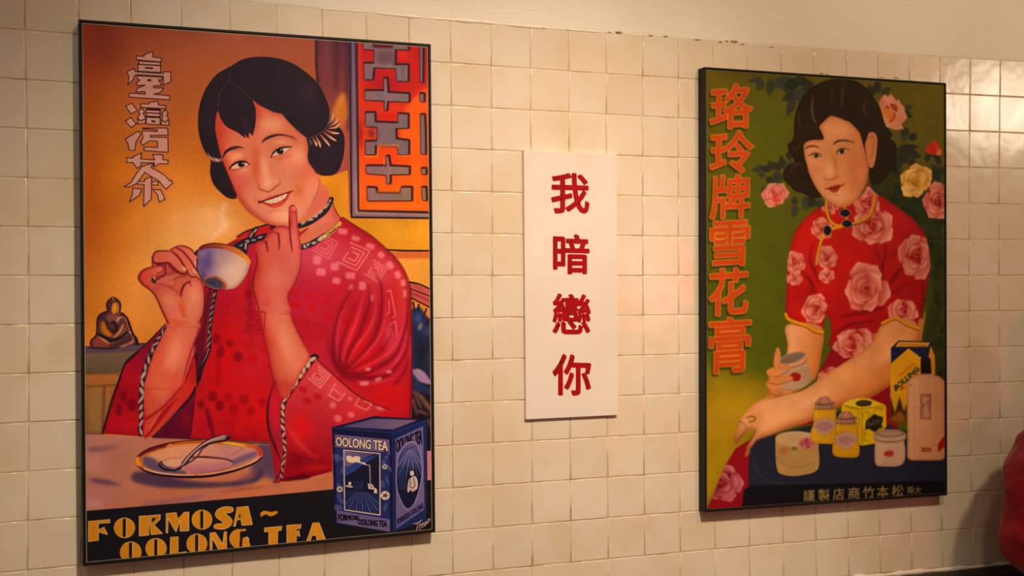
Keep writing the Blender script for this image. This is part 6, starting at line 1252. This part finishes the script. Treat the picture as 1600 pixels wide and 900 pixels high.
# hands: palm and five fingers, resting on the thighs
for s_, wr in ((-1, 'rw'), (1, 'lw')):
    w0 = Vector(BODY[wr][:3]); d = Vector((-.03*s_, -.16, .0)).normalized(); side = Vector((s_, 0, 0))
    J = {'w': (*w0, .026, .020), 'p': (*(w0+d*.05+Vector((0, 0, -.004))), .036, .015), 'p2': (*(w0+d*.085+Vector((0, 0, -.010))), .036, .013)}; E_ = [('w', 'p'), ('p', 'p2')]
    for q, (off, ln) in enumerate(((-.030, .066), (-.010, .076), (.011, .070), (.030, .054))):
        b0 = w0+d*.088+side*off+Vector((0, 0, -.010))
        J['f%da' % q] = (*(b0+d*.004), .0088); J['f%db' % q] = (*(b0+d*ln*.5+Vector((0, 0, -.004))), .0082); J['f%dc' % q] = (*(b0+d*ln+Vector((0, 0, -.020))), .0068); E_ += [('p2', 'f%da' % q), ('f%da' % q, 'f%db' % q), ('f%db' % q, 'f%dc' % q)]
    tb = w0+d*.028-side*.030; J['ta'] = (*tb, .012); J['tb'] = (*(tb-side*.018+d*.026), .010); J['tc'] = (*(tb-side*.020+d*.052+Vector((0, 0, -.008))), .008); E_ += [('w', 'ta'), ('ta', 'tb'), ('tb', 'tc')]
    skin_body('hand', J, E_, M_SKIN, pe, 'w')
# fleece jacket: loose, with sleeve folds
JK = rel({'hem': (0, -.30, .50, .19, .155), 'waist': (0, -.28, .68, .165, .135), 'chest': (0, -.255, .87, .175, .13), 'upper': (0, -.245, .975, .13, .10), 'col': (0, -.252, 1.06, .078, .072),
          'rs': (-.200, -.245, .945, .104, .095), 'r1': (-.236, -.235, .87, .098, .092), 'r2': (-.238, -.225, .785, .076, .078), 're': (-.236, -.215, .69, .098, .095), 'r3': (-.195, -.33, .655, .070, .070), 'rw': (-.14, -.44, .625, .045, .045),
          'ls': (.175, -.245, .955, .085, .08), 'l1': (.205, -.24, .86, .080, .08), 'le': (.24, -.225, .71, .085, .085), 'l3': (.195, -.34, .66, .070, .070), 'lw': (.13, -.44, .625, .045, .045)})
JE = [('hem', 'waist'), ('waist', 'chest'), ('chest', 'upper'), ('upper', 'col'), ('upper', 'rs'), ('rs', 'r1'), ('r1', 'r2'), ('r2', 're'), ('re', 'r3'), ('r3', 'rw'), ('upper', 'ls'), ('ls', 'l1'), ('l1', 'le'), ('le', 'l3'), ('l3', 'lw')]
jk = skin_body('fleece_jacket', JK, JE, M_FLEECE, pe, 'hem', 4)
from mathutils import noise as _mn
jk.data.calc_loop_triangles()
nr = [v_.normal.copy() for v_ in jk.data.vertices]
for v_, n_ in zip(jk.data.vertices, nr):
    c_ = v_.co
    f_ = math.sin(c_.z*70+c_.x*40+3*_mn.noise(c_*7))*.0026+_mn.noise(c_*13)*.013+_mn.noise(c_*60)*.0022
    v_.co += n_*f_
# trousers and shoes
TR_ = rel({'p': (0, -.31, .525, .165, .13), 'rh': (-.09, -.36, .515, .098, .092), 'rk': (-.14, -.745, .525, .078, .078), 'ra': (-.14, -.75, .13, .062, .062), 'lh': (.09, -.36, .515, .098, .092), 'lk': (.13, -.745, .525, .078, .078), 'la': (.13, -.75, .13, .062, .062)})
skin_body('trousers', TR_, [('p', 'rh'), ('rh', 'rk'), ('rk', 'ra'), ('p', 'lh'), ('lh', 'lk'), ('lk', 'la')], M_JEANS, pe, 'p', 3)
for s_ in (-.14, .13):
    bm = bmesh.new(); add_box(bm, -.048, .048, -.19, .08, 0, .09); bmesh.ops.subdivide_edges(bm, edges=bm.edges, cuts=3, use_grid_fill=True)
    for v_ in bm.verts:
        t_ = max(0, (-v_.co.y-.02)/.17); v_.co.z *= 1-.45*t_; v_.co.x *= 1-.35*t_*t_
    bmesh.ops.translate(bm, verts=bm.verts, vec=Vector((PX+s_, -.75, .0005))-pe_o)
    o = link('shoe', finish(bm, 'shoe', True), M_SHOE, pe); sbb = o.modifiers.new('b', 'SUBSURF'); sbb.levels = 1; sbb.render_levels = 1
